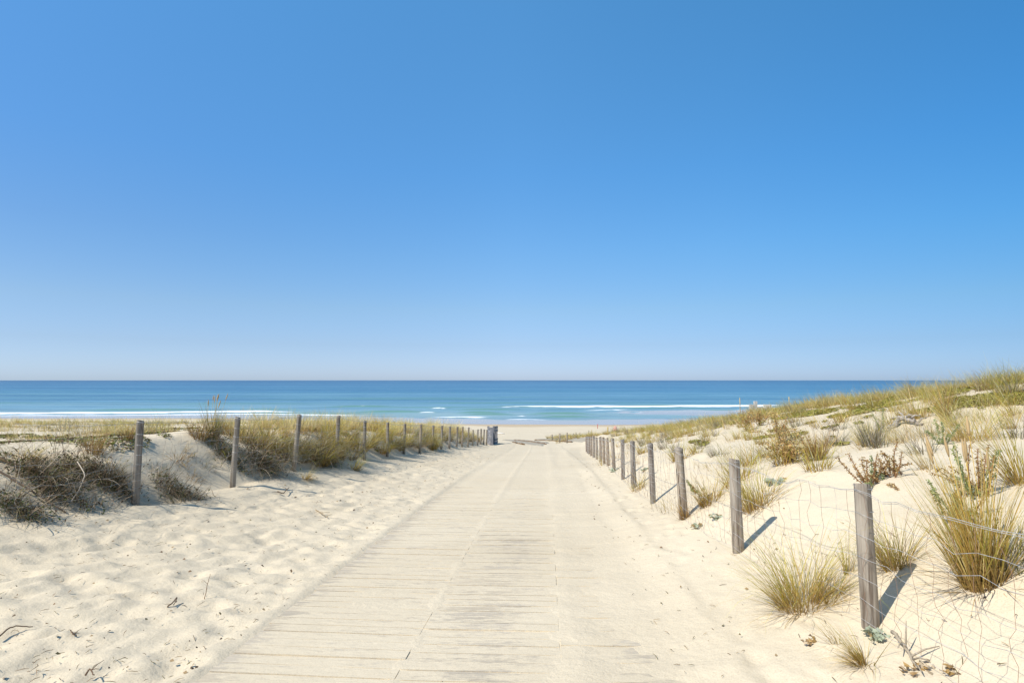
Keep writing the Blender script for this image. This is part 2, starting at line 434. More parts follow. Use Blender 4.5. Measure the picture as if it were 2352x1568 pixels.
wet = np.zeros_like(ZZ); damp = np.zeros_like(ZZ)
ye = YY - shore_shift(XX) * sstep(85, 120, YY)
nz = 6 * vnoise(XX / 14, YY / 9, 51) + 3 * vnoise(XX / 5, YY / 4, 52)
wet = sstep(131, 134, ye + nz * .8); damp = sstep(122, 130, ye + nz) * .7
nv, nu = XX.shape
V = np.stack([XX, YY, ZZ + EYE], -1).reshape(-1, 3)
idx = np.arange(nv * nu).reshape(nv, nu)
FQ = np.stack([idx[:-1, :-1], idx[:-1, 1:], idx[1:, 1:], idx[1:, :-1]], -1).reshape(-1, 4)
o = mesh_obj('sand_terrain', V, FQ, M_SAND, smooth=True, attrs={'wet': wet, 'damp': damp}); tag(o, 'pale dune sand with footprints sloping down to the beach', 'sand', kind='structure')

# ------------------------------------------------------------------ boardwalk
def boardwalk():
    vs = []; fs = []; cs = []; bare = []; n = 0
    panels = [(-1.75, -.503, -5.2), (-.498, .56, -3.2), (.572, 1.75, -2.0)]
    y = .3
    row = 0
    while y < 45.5:
        pitch = .148 if y < 25 else .30
        wid = pitch - .012
        for pi, (d0, d1, ang) in enumerate(panels):
            yy = y + (0, .05, .02)[pi]
            j0 = rng.uniform(-.025, .025) if pi == 0 else 0
            a0, a1 = d0 + j0, d1
            dm = (d0 + d1) / 2
            ta = math.tan(R(ang))
            c = np.array([.46, .405, .33]) * rng.uniform(.82, 1.15)
            if rng.random() < .3: c = np.array([.52, .44, .33]) * rng.uniform(.85, 1.1)
            segs = 5
            dz = rng.uniform(-.004, .004)
            for k in range(segs + 1):
                d = a0 + (a1 - a0) * k / segs
                for e in (0, 1):
                    py = yy + e * wid + (d - dm) * ta
                    px = float(xc(py)) + d
                    pz = float(pathz(py)) + EYE + dz + rng.uniform(-.001, .001)
                    vs.append((px, py, pz)); vs.append((px, py, pz - .04))
                    g = .0
                    if pi == 0: g = .24 * math.exp(-((d - d0) / .10) ** 2) - .03
                    if pi == 1: g = .075 * math.exp(-((d - .02) / .28) ** 2) - .04 + (.05 if y < 8 else 0) - .16 * max(0, min(1, (d - .25) / .3))
                    if pi == 2: g = .15 * math.exp(-((d - 1.15) / .24) ** 2) - .09
                    g -= .05 * min(1, max(0, (y - 9) / 8))
                    g += .10 * float(vnoise(px / .9 + 5, py / 1.3, 61))
                    bare += [g, g]; cs += [c, c]
            for k in range(segs):
                b = n + k * 4
                fs += [(b, b + 4, b + 6, b + 2), (b, b + 1, b + 5, b + 4), (b + 2, b + 6, b + 7, b + 3)]
            fs += [(n, n + 2, n + 3, n + 1), (n + segs * 4, n + segs * 4 + 1, n + segs * 4 + 3, n + segs * 4 + 2)]
            n += (segs + 1) * 4
        y += pitch; row += 1
    o = mesh_obj('boardwalk_path', vs, np.array(fs), M_BOARD, cols=np.array(cs), attrs={'bare': bare})
    tag(o, 'sand dusted plank boardwalk running down to the sea', 'boardwalk', kind='structure')
boardwalk()

# grey worn track past the end of the boards
def patch(pts, name, lift, mat):
    """an irregular strip between two pixel polylines lying on the ground"""
    a, b = pts
    n = 22
    A = [hit(np.interp(t, np.linspace(0, 1, len(a)), [q[0] for q in a]), np.interp(t, np.linspace(0, 1, len(a)), [q[1] for q in a]), 30) for t in np.linspace(0, 1, n)]
    B = [hit(np.interp(t, np.linspace(0, 1, len(b)), [q[0] for q in b]), np.interp(t, np.linspace(0, 1, len(b)), [q[1] for q in b]), 30) for t in np.linspace(0, 1, n)]
    vs = []; m = 10
    for i in range(n):
        for j in range(m):
            t = j / (m - 1); p = A[i] * (1 - t) + B[i] * t
            p = p + np.array([rng.normal(0, .06), rng.normal(0, .12), 0])
            e = min(i, n - 1 - i, j, m - 1 - j)
            vs.append((p[0], p[1], ground(p[0], p[1]) + (lift if e > 0 else -.03)))
    fs = np.array([(i * m + j, i * m + j + 1, (i + 1) * m + j + 1, (i + 1) * m + j) for i in range(n - 1) for j in range(m - 1)])
    return mesh_obj(name, vs, fs, mat, smooth=True)
PX = lambda x, y: (1091 + .07324 * x, 953.2 + .07324 * y)
for pts, lb in (
    (([PX(820, 750), PX(1250, 770), PX(1800, 850), PX(2230, 915)], [PX(900, 800), PX(1300, 850), PX(1700, 930), PX(2140, 985)]), 'grey worn track slab nearest the gate'),
    (([PX(1180, 755), PX(1700, 790), PX(2300, 840)], [PX(1250, 790), PX(1800, 835), PX(2352, 900)]), 'grey worn track slab between two log edges'),
    (([(1228, 1008.5), (1262, 1006.5), (1300, 1006.5), (1350, 1004.5)], [(1232, 1010.3), (1262, 1012), (1305, 1014), (1352, 1016.5)]), 'grey worn track slab by the thin stakes')):
    tag(patch(pts, 'track_surface', .035, M_MAT), lb, 'track', kind='structure')

def log_edge(pts, label):
    g = Geo(); n = 26
    P = []
    for t in np.linspace(0, 1, n):
        u = np.interp(t, np.linspace(0, 1, len(pts)), [q[0] for q in pts]); v = np.interp(t, np.linspace(0, 1, len(pts)), [q[1] for q in pts])
        p = hit(u, v, 30); p[1] += rng.normal(0, .10); p[2] = ground(p[0], p[1]) + .02 + rng.normal(0, .015); P.append(p)
    g.tube(P, .03 + rng.random(n) * .06, 7)
    o = g.obj('log_edging', M_LOG, smooth=True); tag(o, label, 'log edging', 'brown logs edging the worn track')
log_edge([PX(1225, 790), PX(1800, 840), PX(2240, 920)], 'longest brown log edging, running across the middle of the grey track')
log_edge([(1228, 1011), (1260, 1011.5), (1290, 1014), (1314, 1015.5)], 'brown log edging below the thin stakes of the far fence')
log_edge([PX(1190, 855), PX(1400, 900), PX(1540, 930)], 'short brown log edging nearest the gate shadow')

# ------------------------------------------------------------------ sea
def sea():
    xs_ = np.concatenate([np.linspace(-30000, -420, 40), np.arange(-410, 411, 1.6), np.linspace(420, 30000, 40)])
    ys_ = np.concatenate([np.arange(136, 262, .6), axis_pts(262.6, 900, lambda y: .014 * (y - 180)), axis_pts(915, 60000, lambda y: .12 * y)])
    X, Y = np.meshgrid(xs_, ys_)
    Z = np.zeros_like(X); foam = np.zeros_like(X); face = np.zeros_like(X)
    sh = shore_shift(X)
    # (x range, y at those x, height, foam reach, strength)
    def D(v): return 10 * F / (v - 873.0)
    def PXY(u, v): d = D(v); return ((u - 1176) / F * d, d)
    waves = [
        ([(1052, 937), (1100, 935.5), (1250, 934.5), (1420, 933.8), (1760, 932.5), (1900, 931.5)], 0.520, 2.10, 1.0),
        ([(972, 938.5), (1006, 937), (1042, 938.5)], 0.364, 1.40, 1.0),
        ([(826, 933.2), (834, 932.8), (842, 933.2)], 0.364, 2.10, .9),
        ([(946, 948), (985, 947.2), (1016, 948)], 0.338, 1.05, 1.0),
        ([(930, 960.5), (1040, 958.0), (1110, 957.5), (1178, 957.6)], 0.260, 1.40, 1.0),
        ([(1176, 957), (1200, 956.5), (1216, 956)], 0.234, 0.84, .95),
        ([(1120, 963.2), (1200, 962.6), (1290, 964)], 0.114, 1.12, .95),
        ([(1286, 942.5), (1350, 942.2), (1425, 940.5), (1500, 940)], 0.156, 1.26, .8),
        ([(1440, 947.6), (1470, 947), (1494, 947)], 0.130, 1.40, .8),
        ([(1180, 967.8), (1300, 967.6), (1380, 966.2), (1440, 965)], 0.052, 0.84, .8),
        ([(-400, 951), (0, 949.0), (300, 947.5), (588, 944.5), (700, 947), (800, 945.5)], 0.34, 2.6, 1.0),
        ([(-400, 956), (0, 954.3), (300, 953.0), (588, 950.0), (760, 952), (960, 957)], 0.12, 1.8, .95),
        ([(690, 960), (860, 963.5), (1000, 962)], 0.078, 1.75, .75),
        ([(920, 887.6), (945, 887.4), (955, 887.6)], 0.208, 2.80, .7),
    ]
    greens = [([(760, 947), (900, 946), (1030, 946)], .55), ([(700, 935), (834, 933.4), (960, 934.5)], .5), ([(1170, 951.0), (1290, 950), (1400, 950.5)], .55),
              ([(1040, 952), (1110, 951.0), (1210, 952)], .45), ([(1200, 957.5), (1260, 957.2), (1400, 957)], .45), ([(1000, 941), (1120, 940), (1240, 941)], .4),
              ([(900, 926), (1150, 925), (1380, 926)], .35), ([(100, 943), (350, 941), (560, 941)], .5), ([(300, 928), (520, 926.5), (800, 927)], .3),
              ([(1120, 936), (1500, 932), (1800, 930)], .5), ([(1020, 948), (1100, 947.4), (1180, 948.4)], .5)]
    rs = np.random.default_rng(77)
    for _ in range(46):
        v = 873 + 13720 / (165 * (560 / 165) ** rs.random()); u = rs.uniform(-100, 1750); w = rs.uniform(60, 260)
        greens.append(([(u - w, v + rs.normal(0, .5)), (u, v), (u + w, v + rs.normal(0, .5))], rs.uniform(.10, .32)))
    def along(pts):
        q = [PXY(u, v) for u, v in pts]
        px = [a for a, b in q]; pyy = [b for a, b in q]
        yc_ = np.interp(X, px, pyy) + 1.2 * vnoise(X / 9, X * 0, 71) + .5 * vnoise(X / 3, X * 0, 72)
        L0, L1 = px[0], px[-1]; f = min(30, (L1 - L0) * .42)
        inn = sstep(L0, L0 + f, X) * (1 - sstep(L1 - f, L1, X))
        return yc_, inn
    for pts, h, reach, st in waves:
        yc_, inn = along(pts)
        d = Y - yc_          # positive = seaward
        hh = h * (.75 + .5 * (vnoise(X / 11, X * 0, 73) + .5)) * inn
        prof = np.where(d > 0, np.exp(-(d / 5.5) ** 2), np.exp(-(d / 1.2) ** 2))
        Z = np.maximum(Z, hh * prof)
        reach = np.maximum(reach * inn * (.45 + 1.3 * (vnoise(X / 4.5, Y * 0, 76) + .5)), .25)
        fo = np.where(d > 0, np.exp(-(d / .9) ** 2), np.where(d > -reach, 1 - .35 * (-d / reach), np.exp(-((d + reach) / .8) ** 2) * .65)) * inn * st
        foam = np.maximum(foam, fo)
        face = np.maximum(face, .8 * inn * np.exp(-((d - 2.0) / 3.0) ** 2) * (h > .3))
    for pts, h in greens:
        yc_, inn = along(pts); d = Y - yc_
        prof = np.where(d > 0, np.exp(-(d / 6) ** 2), np.exp(-(d / 2.6) ** 2))
        Z = np.maximum(Z, h * inn * prof); face = np.maximum(face, min(.95, 2.2 * h) * inn * np.exp(-((d + 1.2) / 2.2) ** 2))
    # swash line where the water meets the sand
    fade = sstep(136, 150, Y)
    Z = Z * fade + .04 * vnoise(X / 6, Y / 2.5, 74) * (Y < 500)
    deep = np.clip(np.log(np.maximum(Y - sh * .6 - 110, 5) / 40) / math.log(6000 / 40), 0, 1)
    nv, nu = X.shape
    V = np.stack([X, Y, Z], -1).reshape(-1, 3); idx = np.arange(nv * nu).reshape(nv, nu)
    FQ = np.stack([idx[:-1, :-1], idx[:-1, 1:], idx[1:, 1:], idx[1:, :-1]], -1).reshape(-1, 4)
    o = mesh_obj('sea', V, FQ, M_SEA, smooth=True, attrs={'deep': deep, 'foam': foam, 'face': face})
    tag(o, 'calm blue sea with lines of white surf', 'sea', kind='structure')
sea()

# ------------------------------------------------------------------ fences
def post_mesh(base, top, r0, seed, name, mat, parent, bury=.35):
    """round, slightly crooked, chamfered post from below the sand to its top"""
    rg = np.random.default_rng(seed)
    base = np.asarray(base); top = np.asarray(top)
    ax = top - base; ln = np.linalg.norm(ax); ax = ax / ln
    b0 = base - ax * bury
    k = 16; hs = np.concatenate([np.linspace(0, ln + bury - .02, 14), [ln + bury - .006, ln + bury]])
    x = np.cross(ax, [0, 1, 0]); x /= np.linalg.norm(x); y = np.cross(ax, x)
    V = []; ph = rg.uniform(0, 6.28)
    for i, h in enumerate(hs):
        t = h / (ln + bury)
        rr = r0 * (1.05 - .10 * t) * (1 if i < len(hs) - 2 else (.97 if i == len(hs) - 2 else .90))
        cx = .006 * math.sin(3 * t + ph); cy = .006 * math.cos(2.3 * t + ph)
        for j in range(k):
            a = 2 * PI * j / k
            q = rr * (1 + .05 * math.sin(2 * a + ph) + .03 * math.sin(3 * a + 2 * ph + t) + rg.normal(0, .012))
            tilt = .012 * math.cos(a + ph) if i >= len(hs) - 2 else 0
            V.append(b0 + ax * (h + tilt) + x * (q * math.cos(a) + cx) + y * (q * math.sin(a) + cy))
    n = len(hs)
    Fc = [(i * k + j, i * k + (j + 1) % k, (i + 1) * k + (j + 1) % k, (i + 1) * k + j) for i in range(n - 1) for j in range(k)]
    Fc += [tuple((n - 1) * k + j for j in range(k))]
    P = np.array(V); org = np.array(parent.location)
    o = mesh_obj(name, P - base, Fc, mat, parent, smooth=True)
    o.location = tuple(base - org)
    return o

def wire_span(g, gr, A, At, B, Bt, heights, side, vstep, rad, sag, seed, wiggle=.02):
    """netting between two posts: long wires and knotted uprights"""
    rg = np.random.default_rng(seed)
    nseg = 14
    lines = []
    for hi, h in enumerate(heights):
        pts = []
        for t in np.linspace(0, 1, nseg + 1):
            p = (A + (At - A) * h) * (1 - t) + (B + (Bt - B) * h) * t
            p = p + side * .058
            p = p + np.array([0, 0, -sag * 4 * t * (1 - t) * (1 + .3 * rg.normal())]) + rg.normal(0, 1, 3) * np.array([.006, .002, .006]) * (0 < t < 1)
            zg = ground(p[0], p[1]) + .008
            p[2] = max(p[2], zg)
            pts.append(p)
        lines.append(np.array(pts))
        g.tube(pts, rad * (1.25 if hi == 0 else 1), 4, cap=False)
        if hi == 0:
            tw = np.array(pts) + rg.normal(0, .004, (nseg + 1, 3)); tw[:, 2] -= .009
            g.tube(tw, rad, 4, cap=False)
    ln = np.linalg.norm(B - A); nvt = int(ln / vstep)
    for q in range(nvt):
        t = (q + .5 + rg.uniform(-.2, .2)) / nvt
        f = t * nseg; i = min(int(f), nseg - 1); w = f - i
        prev = None
        pts = []
        for li, l in enumerate(lines):
            p = l[i] * (1 - w) + l[i + 1] * w
            p = p + np.array([0, 1, 0]) * rg.normal(0, wiggle * (0 if li == 0 else 1)) + np.array([1, 0, 0]) * rg.normal(0, wiggle * .5)
            if prev is not None:
                m = (prev + p) / 2 + np.array([rg.normal(0, wiggle * .5), rg.normal(0, wiggle * .8), 0]); pts.append(m)
            pts.append(p); prev = p
        (gr if rg.random() < .75 else g).tube(pts, rad * .85, 4, cap=False)

def build_fence(name, label, Bs, Ts, r0, mat, side, heights, near_n, sag):
    root = empty(name, Bs[0], label, 'fence')
    org = np.array(root.location)
    for i, (b, t) in enumerate(zip(Bs, Ts)):
        gb = np.array([b[0], b[1], ground(b[0], b[1])])
        post_mesh(gb, t, r0 * rng.uniform(.86, 1.12), 100 + i, 'post', mat, root)
    pb = np.array([Bs[0][0] + (Bs[0][0] - Bs[1][0]) * .4, 2 * Bs[0][1] - Bs[1][1], 0]); pb[2] = ground(pb[0], pb[1])
    if side[0] < 0: post_mesh(pb, pb + (Ts[0] - Bs[0]), r0, 99, 'post', mat, root)     # the next post, just outside the frame
    g = Geo(); gr = Geo()
    for i in range(-1, len(Bs) - 1):
        if i < 0:
            A = 2 * Bs[0] - Bs[1]; At = 2 * Ts[0] - Ts[1]
            A = np.array([Bs[0][0] + (Bs[0][0] - Bs[1][0]) * .4, A[1], ground(A[0], A[1])]); At = A + (Ts[0] - Bs[0])
        else: A, At = Bs[i], Ts[i]
        B, Bt = Bs[i + 1], Ts[i + 1]
        wire_span(g, gr, A, At, B, Bt, heights, side, .15 if i < near_n else .3, .0014 if i < 3 else (.0019 if i < 6 else .0026), sag, 500 + i)
    # wire wrapped round each post
    for i, (b, t) in enumerate(zip(Bs, Ts)):
        if i > 7: break
        for h in heights[:5]:
            c = b + (t - b) * h; rr = r0 * 1.03
            pts = [c + np.array([rr * math.cos(a), rr * math.sin(a), -.02 * a * .3]) for a in np.linspace(-PI, .6, 10)]
            g.tube(pts, .0022, 4, cap=False)
    nf = len(g.f)
    g.add(np.concatenate(gr.v), gr.f)
    g.v = [v - org for v in g.v]
    mesh_obj('wire_netting', np.concatenate(g.v), g.f, [M_WIRE, M_RUST], root, fmat=[0] * nf + [1] * (len(g.f) - nf))
    return root
build_fence('wire_fence', 'grey round post and wire netting fence along the right of the boardwalk', RB, RT, .053, M_POST, np.array([-1., 0, 0]),
            [.965, .81, .66, .51, .37, .23, .09], 5, .05)
build_fence('wire_fence', 'brown leaning post and wire netting fence at the foot of the left grassy bank', LB, LT, .053, M_POSTL, np.array([1., 0, 0]),
            [.975, .83, .70, .58, .47, .37, .28, .20], 4, .03)

# ------------------------------------------------------------------ gate leaves at the end of the left fence
def gate_leaf(label, A, B, h, solid):
    sd = 1 if solid else -1
    A = np.array(A); B = np.array(B)
    root = empty('wooden_gate', (A[0], A[1], ground(A[0], A[1])), label, 'gate', 'grey gate leaves at the end of the left fence')
    d = B - A; ln = math.hypot(d[0], d[1]); ang = math.atan2(d[1], d[0])
    root.rotation_euler = (0, 0, ang)
    slope = (ground(B[0], B[1]) - ground(A[0], A[1])) / ln
    for x in (0, ln):
        g = Geo(); g.box(Matrix.Translation((x, 0, x * slope + h / 2 - .1)), .13, .13, h + .25); g.obj('post', M_GATE, root)
    n = 6
    ys = np.linspace(.10, h - .08, n)
    for i, z in enumerate(ys):
        if not solid and i in (2, 3): continue
        bh = h / n * (.93 if solid else .8)
        g = Geo(); g.box(Matrix.Translation((ln / 2, .085 * sd, z + ln / 2 * slope + rng.uniform(-.01, .01))) @ Matrix.Rotation(-math.atan(slope), 4, 'Y'), ln - .02, .035, bh); g.obj('board', M_GATE, root)
    if not solid:
        for x in (.45 * ln, .72 * ln):
            g = Geo(); g.box(Matrix.Translation((x, .02, h * .5 + x * slope)), .12, .06, h * .8); g.obj('upright', M_GATE, root)
    g = Geo(); g.box(Matrix.Translation((ln / 2, -.09 * sd, h * .5 + ln / 2 * slope)) @ Matrix.Rotation(-math.atan((h * .7) / ln), 4, 'Y'), ln * .95, .04, .10); g.obj('brace', M_GATE, root)
    return root
a1 = at(1130.5, 1021, 45.6); b1 = at(1122.0, 1014.7, 47.8); gate_leaf('solid grey board gate leaf at the sea end of the left fence', a1, b1, 1.36, True)
a2 = at(1134, 1016, 47.8); b2 = at(1141, 1008, 51.5); gate_leaf('grey gate leaf with an open frame standing beside the solid leaf', a2, b2, 1.42, False)

# ------------------------------------------------------------------ small far things on the right
def stake_fence():
    q = [(410, 385, 455), (428, 380, 475), (525, 378, 450), (545, 365, 510), (640, 385, 445), (660, 350, 515), (755, 365, 430), (800, 345, 440), (860, 350, 415), (1000, 315, 395),
         (1045, 310, 405), (1298, 262, 380), (1553, 255, 310)]
    cv = lambda x, y: ((2100 + .2551 * x) / 1.7415, (1640 + .2551 * y) / 1.7415)
    ps = [(hit(*cv(x, y1), 38), cv(x, y0)) for x, y0, y1 in q]
    root = empty('stake_fence', ps[0][0], 'far fence of thin pale stakes around the low dune toe by the beach', 'fence')
    org = np.array(root.location)
    tops = []
    for i, (p, (u, v)) in enumerate(ps):
        t = at(u, v, p[1]); t[2] = min(t[2], p[2] + 2.4)
        g = Geo(); g.tube([p - org - [0, 0, .3], (p + t) / 2 - org, t - org], .055 if i in (1, 3, 5) else .045, 8)
        g.obj('stake', M_POST if i in (1, 3, 5, 6, 9) else M_STAKE, root, smooth=True); tops.append(t)
    g = Geo()
    for z in (.75, .4):
        pts = [p * (1 - z) + t * z - org for (p, _), t in zip(ps, tops)]
        g.tube(pts, .006, 4, cap=False)
    g.obj('wire', M_WIRE, root)
stake_fence()

def pole(name, p, t, r, mat, label, cat, group=None):
    root = empty(name, p, label, cat, group)
    return root
p = hit(1372.5, 984, 60); t = at(1372.5, 973.5, p[1])
g = Geo(); g.tube([[0, 0, -.3], [0, 0, .4], list(t - p)], .05, 8)
o = g.obj('marker_pole', M_RED, smooth=True); o.location = tuple(p); tag(o, 'thin red marker pole rising from the far dune grass before the beach', 'pole')

def shelter():
    d = 96.; c = at(1413, 983, d); x, y = c[0], c[1]; z = ground(x, y)
    vs = []; fs = []
    top = at(1413, 977.5, d)[2]; rr = .42
    n, m = 14, 6; rr = .42
    for i in range(m + 1):
        a = i / m * PI / 2
        for j in range(n):
            b = 2 * PI * j / n
            vs.append((rr * math.cos(a) * math.cos(b), rr * math.cos(a) * math.sin(b), max(.3, top - z) * math.sin(a) if i else 0))
    for i in range(m):
        for j in range(n): fs.append((i * n + j, i * n + (j + 1) % n, (i + 1) * n + (j + 1) % n, (i + 1) * n + j))
    o = mesh_obj('beach_shelter', vs, fs, M_PINK, smooth=True); o.location = (x, y, z); tag(o, 'small pink domed beach shelter half hidden behind the far dune grass', 'beach shelter')
shelter()

def white_rail():
    cv = lambda x, y: (1653.7 + .0977 * x, 895.8 + .0977 * y)
    d = 47.
    q = [(732, 335, .16), (832, 258, .13), (1068, 335, .16), (1168, 338, .12)]
    b = at(*cv(732, 470), d); z0 = ground(b[0], b[1])
    root = empty('wooden_railing', (b[0], b[1], z0), 'bleached post and rail barrier behind the grass of the right dune ridge', 'railing'); org = np.array(root.location)
    ps = []
    for x, y, w in q:
        t = at(*cv(x, y), d); zb = ground(t[0], t[1]) - .3
        g = Geo(); g.box(Matrix.Translation((t[0] - org[0], t[1] - org[1], (t[2] + zb) / 2 - org[2])), w * 1.7, w * 1.7, t[2] - zb); g.obj('post', M_WHITE, root); ps.append(t)
    a, bb = at(*cv(832, 424), d), at(*cv(1290, 424), d)
    g = Geo(); mid = (a + bb) / 2 - org
    g.box(Matrix.Translation(tuple(mid + [0, -.16, 0])), bb[0] - a[0], .06, .14); g.obj('rail', M_WHITE, root)
white_rail()
for (u, v0, v1, lb, m) in ((1699, 913, 938, 'thin pale stake standing alone on the ridge left of the bleached railing', M_STAKE), (1812, 911, 925, 'thin pale stake on the ridge right of the bleached railing', M_STAKE)):
    d = 42.; t = at(u, v0, d); zb = ground(t[0], t[1])
    g = Geo(); g.tube([[0, 0, -.3], [.01, 0, (t[2] - zb) / 2], [0, 0, t[2] - zb]], .027, 8)
    o = g.obj('marker_stake', m, smooth=True); o.location = (t[0], t[1], zb); tag(o, lb, 'stake', 'pale stakes on the ridge')

p = hit(1148, 996.5, 60)
g = Geo(); g.tube([[-.7, .4, .05], [-.2, .1, .12], [.3, 0, .11], [.8, -.3, .04]], [.10, .14, .13, .07], 8)
o = g.obj('driftwood_log', M_WHITE, smooth=True); o.location = tuple(p); tag(o, 'pale driftwood log lying on the beach just past the gate', 'driftwood')

# ------------------------------------------------------------------ grass
C_GREEN = np.array([.42, .385, .055]); C_LIME = np.array([.56, .50, .11]); C_STRAW = np.array([.74, .63, .32]); C_GOLD = np.array([.60, .41, .10])
C_BROWN = np.array([.26, .155, .06]); C_GREY = np.array([.42, .37, .29]); C_DARK = np.array([.13, .125, .045]); C_OLIVE = np.array([.22, .215, .07])

def blade_mesh(base, az, lean, length, curv, width, cb, ct, segs=4, seed=0):
    """all blades of a clump at once: curved tapering strips"""
    rg = np.random.default_rng(seed)
    n = len(az)
    t = np.linspace(0, 1, segs + 1)
    phi = lean[:, None] + curv[:, None] * (t[None, :] ** 1.3)
    ds = length[:, None] / segs
    pm = (phi[:, 1:] + phi[:, :-1]) / 2
    hx = np.concatenate([np.zeros((n, 1)), np.cumsum(np.sin(pm) * ds, 1)], 1)
    hz = np.concatenate([np.zeros((n, 1)), np.cumsum(np.cos(pm) * ds, 1)], 1)
    ca, sa = np.cos(az)[:, None], np.sin(az)[:, None]
    sw = rg.normal(0, .10, (n, 1)) * length[:, None] * t[None, :] ** 2
    P = np.stack([base[:, 0:1] + hx * ca - sw * sa, base[:, 1:2] + hx * sa + sw * ca, base[:, 2:3] + hz], -1)
    tw = rg.uniform(-1.2, 1.2, n)
    per = np.stack([-np.sin(az), np.cos(az), np.zeros(n)], -1)
    nrm = np.stack([np.cos(az), np.sin(az), np.zeros(n)], -1)
    wd = per * np.cos(tw)[:, None] + nrm * np.sin(tw)[:, None]
    wt = width[:, None] * np.maximum(1 - t[None, :] ** 1.6, .10)
    A = P + wd[:, None, :] * wt[:, :, None] / 2; B = P - wd[:, None, :] * wt[:, :, None] / 2
    V = np.stack([A, B], 2).reshape(-1, 3)
    k = (segs + 1) * 2
    f = np.array([(2 * i, 2 * i + 1, 2 * i + 3, 2 * i + 2) for i in range(segs)])
    Fc = (np.arange(n)[:, None, None] * k + f[None]).reshape(-1, 4)
    tc = np.clip(t[None, :, None] * 1.4, 0, 1)
    Cc = cb[:, None, :] * (1 - tc) + ct[:, None, :] * tc
    Cc = np.repeat(Cc, 2, axis=1).reshape(-1, 3)
    return V, Fc, Cc

PAL = {  # (base colours, tip colours, chance)
    'straw': [(C_BROWN * 1.6, C_STRAW, .55), (C_GOLD, C_STRAW * 1.1, .25), (C_GOLD, C_LIME, .20)],
    'green': [(C_BROWN * 1.3, C_LIME, .40), (C_GOLD, C_GREEN, .30), (C_BROWN * 1.5, C_GOLD, .18), (C_GREY, C_STRAW, .12)],
    'gold': [(C_BROWN, C_GOLD, .55), (C_BROWN, C_GREEN, .25), (C_GOLD, C_STRAW, .20)],
    'olive': [(C_BROWN, C_OLIVE, .42), (C_GREY * .7, C_GREY, .23), (C_DARK, C_GREEN, .20), (C_BROWN * 1.4, C_STRAW * .85, .15)],
    'dead': [(C_GREY * .6, C_GREY * .9, .45), (C_BROWN * .8, C_GREY * .6, .30), (C_DARK, C_OLIVE * .8, .25)],
    'brown': [(C_BROWN, C_GOLD * .9, .5), (C_BROWN * .7, C_BROWN * 1.4, .5)],
}
def pick_cols(kind, n, rg):
    pal = PAL[kind]; pr = np.array([p[2] for p in pal]); ch = rg.choice(len(pal), n, p=pr / pr.sum())
    cb = np.array([p[0] for p in pal])[ch]; ct = np.array([p[1] for p in pal])[ch]
    j = rg.uniform(.78, 1.18, (n, 1)); return cb * j, ct * j * rg.uniform(.92, 1.08, (n, 3))

def tuft_data(n, h, rad, kind, seed, lean=(.05, .55), curv=(.2, .9), width=.005, wind=None, windw=.0, segs=4, lvar=(.45, 1.05)):
    rg = np.random.default_rng(seed)
    az = rg.uniform(0, 2 * PI, n)
    if wind is not None:
        m = rg.random(n) < windw; az[m] = wind + rg.normal(0, .55, m.sum())
    rr = rad * np.sqrt(rg.random(n)); pa = az + rg.normal(0, .7, n)
    base = np.stack([rr * np.cos(pa), rr * np.sin(pa), np.full(n, -.03)], -1)
    ln = h * rg.uniform(*lvar, n); le = rg.uniform(*lean, n) * (.4 + .6 * rr / rad); cu = rg.uniform(*curv, n)
    cb, ct = pick_cols(kind, n, rg)
    fl = rg.random(n) < .16
    le[fl] = rg.uniform(1.0, 1.5, fl.sum()); ln[fl] *= rg.uniform(.4, .9, fl.sum()); cu[fl] = rg.uniform(-.3, .6, fl.sum())
    cb[fl] = C_BROWN * rg.uniform(.6, 1.2, (fl.sum(), 1)); ct[fl] = (C_GREY if kind in ('dead', 'olive') else C_GOLD * .8) * rg.uniform(.6, 1.1, (fl.sum(), 1))
    kink = rg.random(n) < .08; cu[kink] += rg.uniform(.8, 1.6, kink.sum())
    return blade_mesh(base, az, le, ln, cu, width * rg.uniform(.6, 1.3, n), cb, ct, segs, seed)

def seed_heads(n, h, rad, seed, wind=None):
    """flowering stalks with a spindle-shaped head"""
    rg = np.random.default_rng(seed); g = Geo()
    for i in range(n):
        az = rg.uniform(0, 6.28) if wind is None else wind + rg.normal(0, .5); le = rg.uniform(.03, .3)
        b = np.array([rg.normal(0, rad * .5), rg.normal(0, rad * .5), -.02]); L_ = h * rg.uniform(.85, 1.1)
        d = np.array([math.sin(le) * math.cos(az), math.sin(le) * math.sin(az), math.cos(le)])
        tip = b + d * L_
        g.tube([b, b + d * L_ * .5 + [.005, 0, 0], tip], .0022, 4, C_GOLD, cap=False)
        hl = .13 * rg.uniform(.8, 1.25)
        ts = np.linspace(0, 1, 7)
        g.tube([tip + d * hl * (t - .15) for t in ts], [.003, .007, .009, .009, .008, .005, .002], 6, np.array([.44, .31, .155]) * rg.uniform(.85, 1.15))
    return g

_cache = {}
def proto(key, **kw):
    if key not in _cache:
        V, Fc, Cc = tuft_data(**kw)
        me_o = mesh_obj('grass_tuft', V, Fc, M_BLADE, cols=Cc)
        me = me_o.data; bpy.data.objects.remove(me_o); _cache[key] = me
    return _cache[key]
TUFTS = []
def place(me, x, y, label, group, scale=1.0, rz=0.0, name='grass_tuft', cat='grass tuft', tilt=None):
    o = bpy.data.objects.new(name, me); COL.objects.link(o)
    o.location = (float(x), float(y), ground(x, y) - .01); s = float(scale)
    o.scale = (s, s, s * random.uniform(.9, 1.1)); o.rotation_euler = (tilt[0] if tilt else 0, tilt[1] if tilt else 0, rz)
    TUFTS.append((o, label)); return tag(o, label, cat, group)

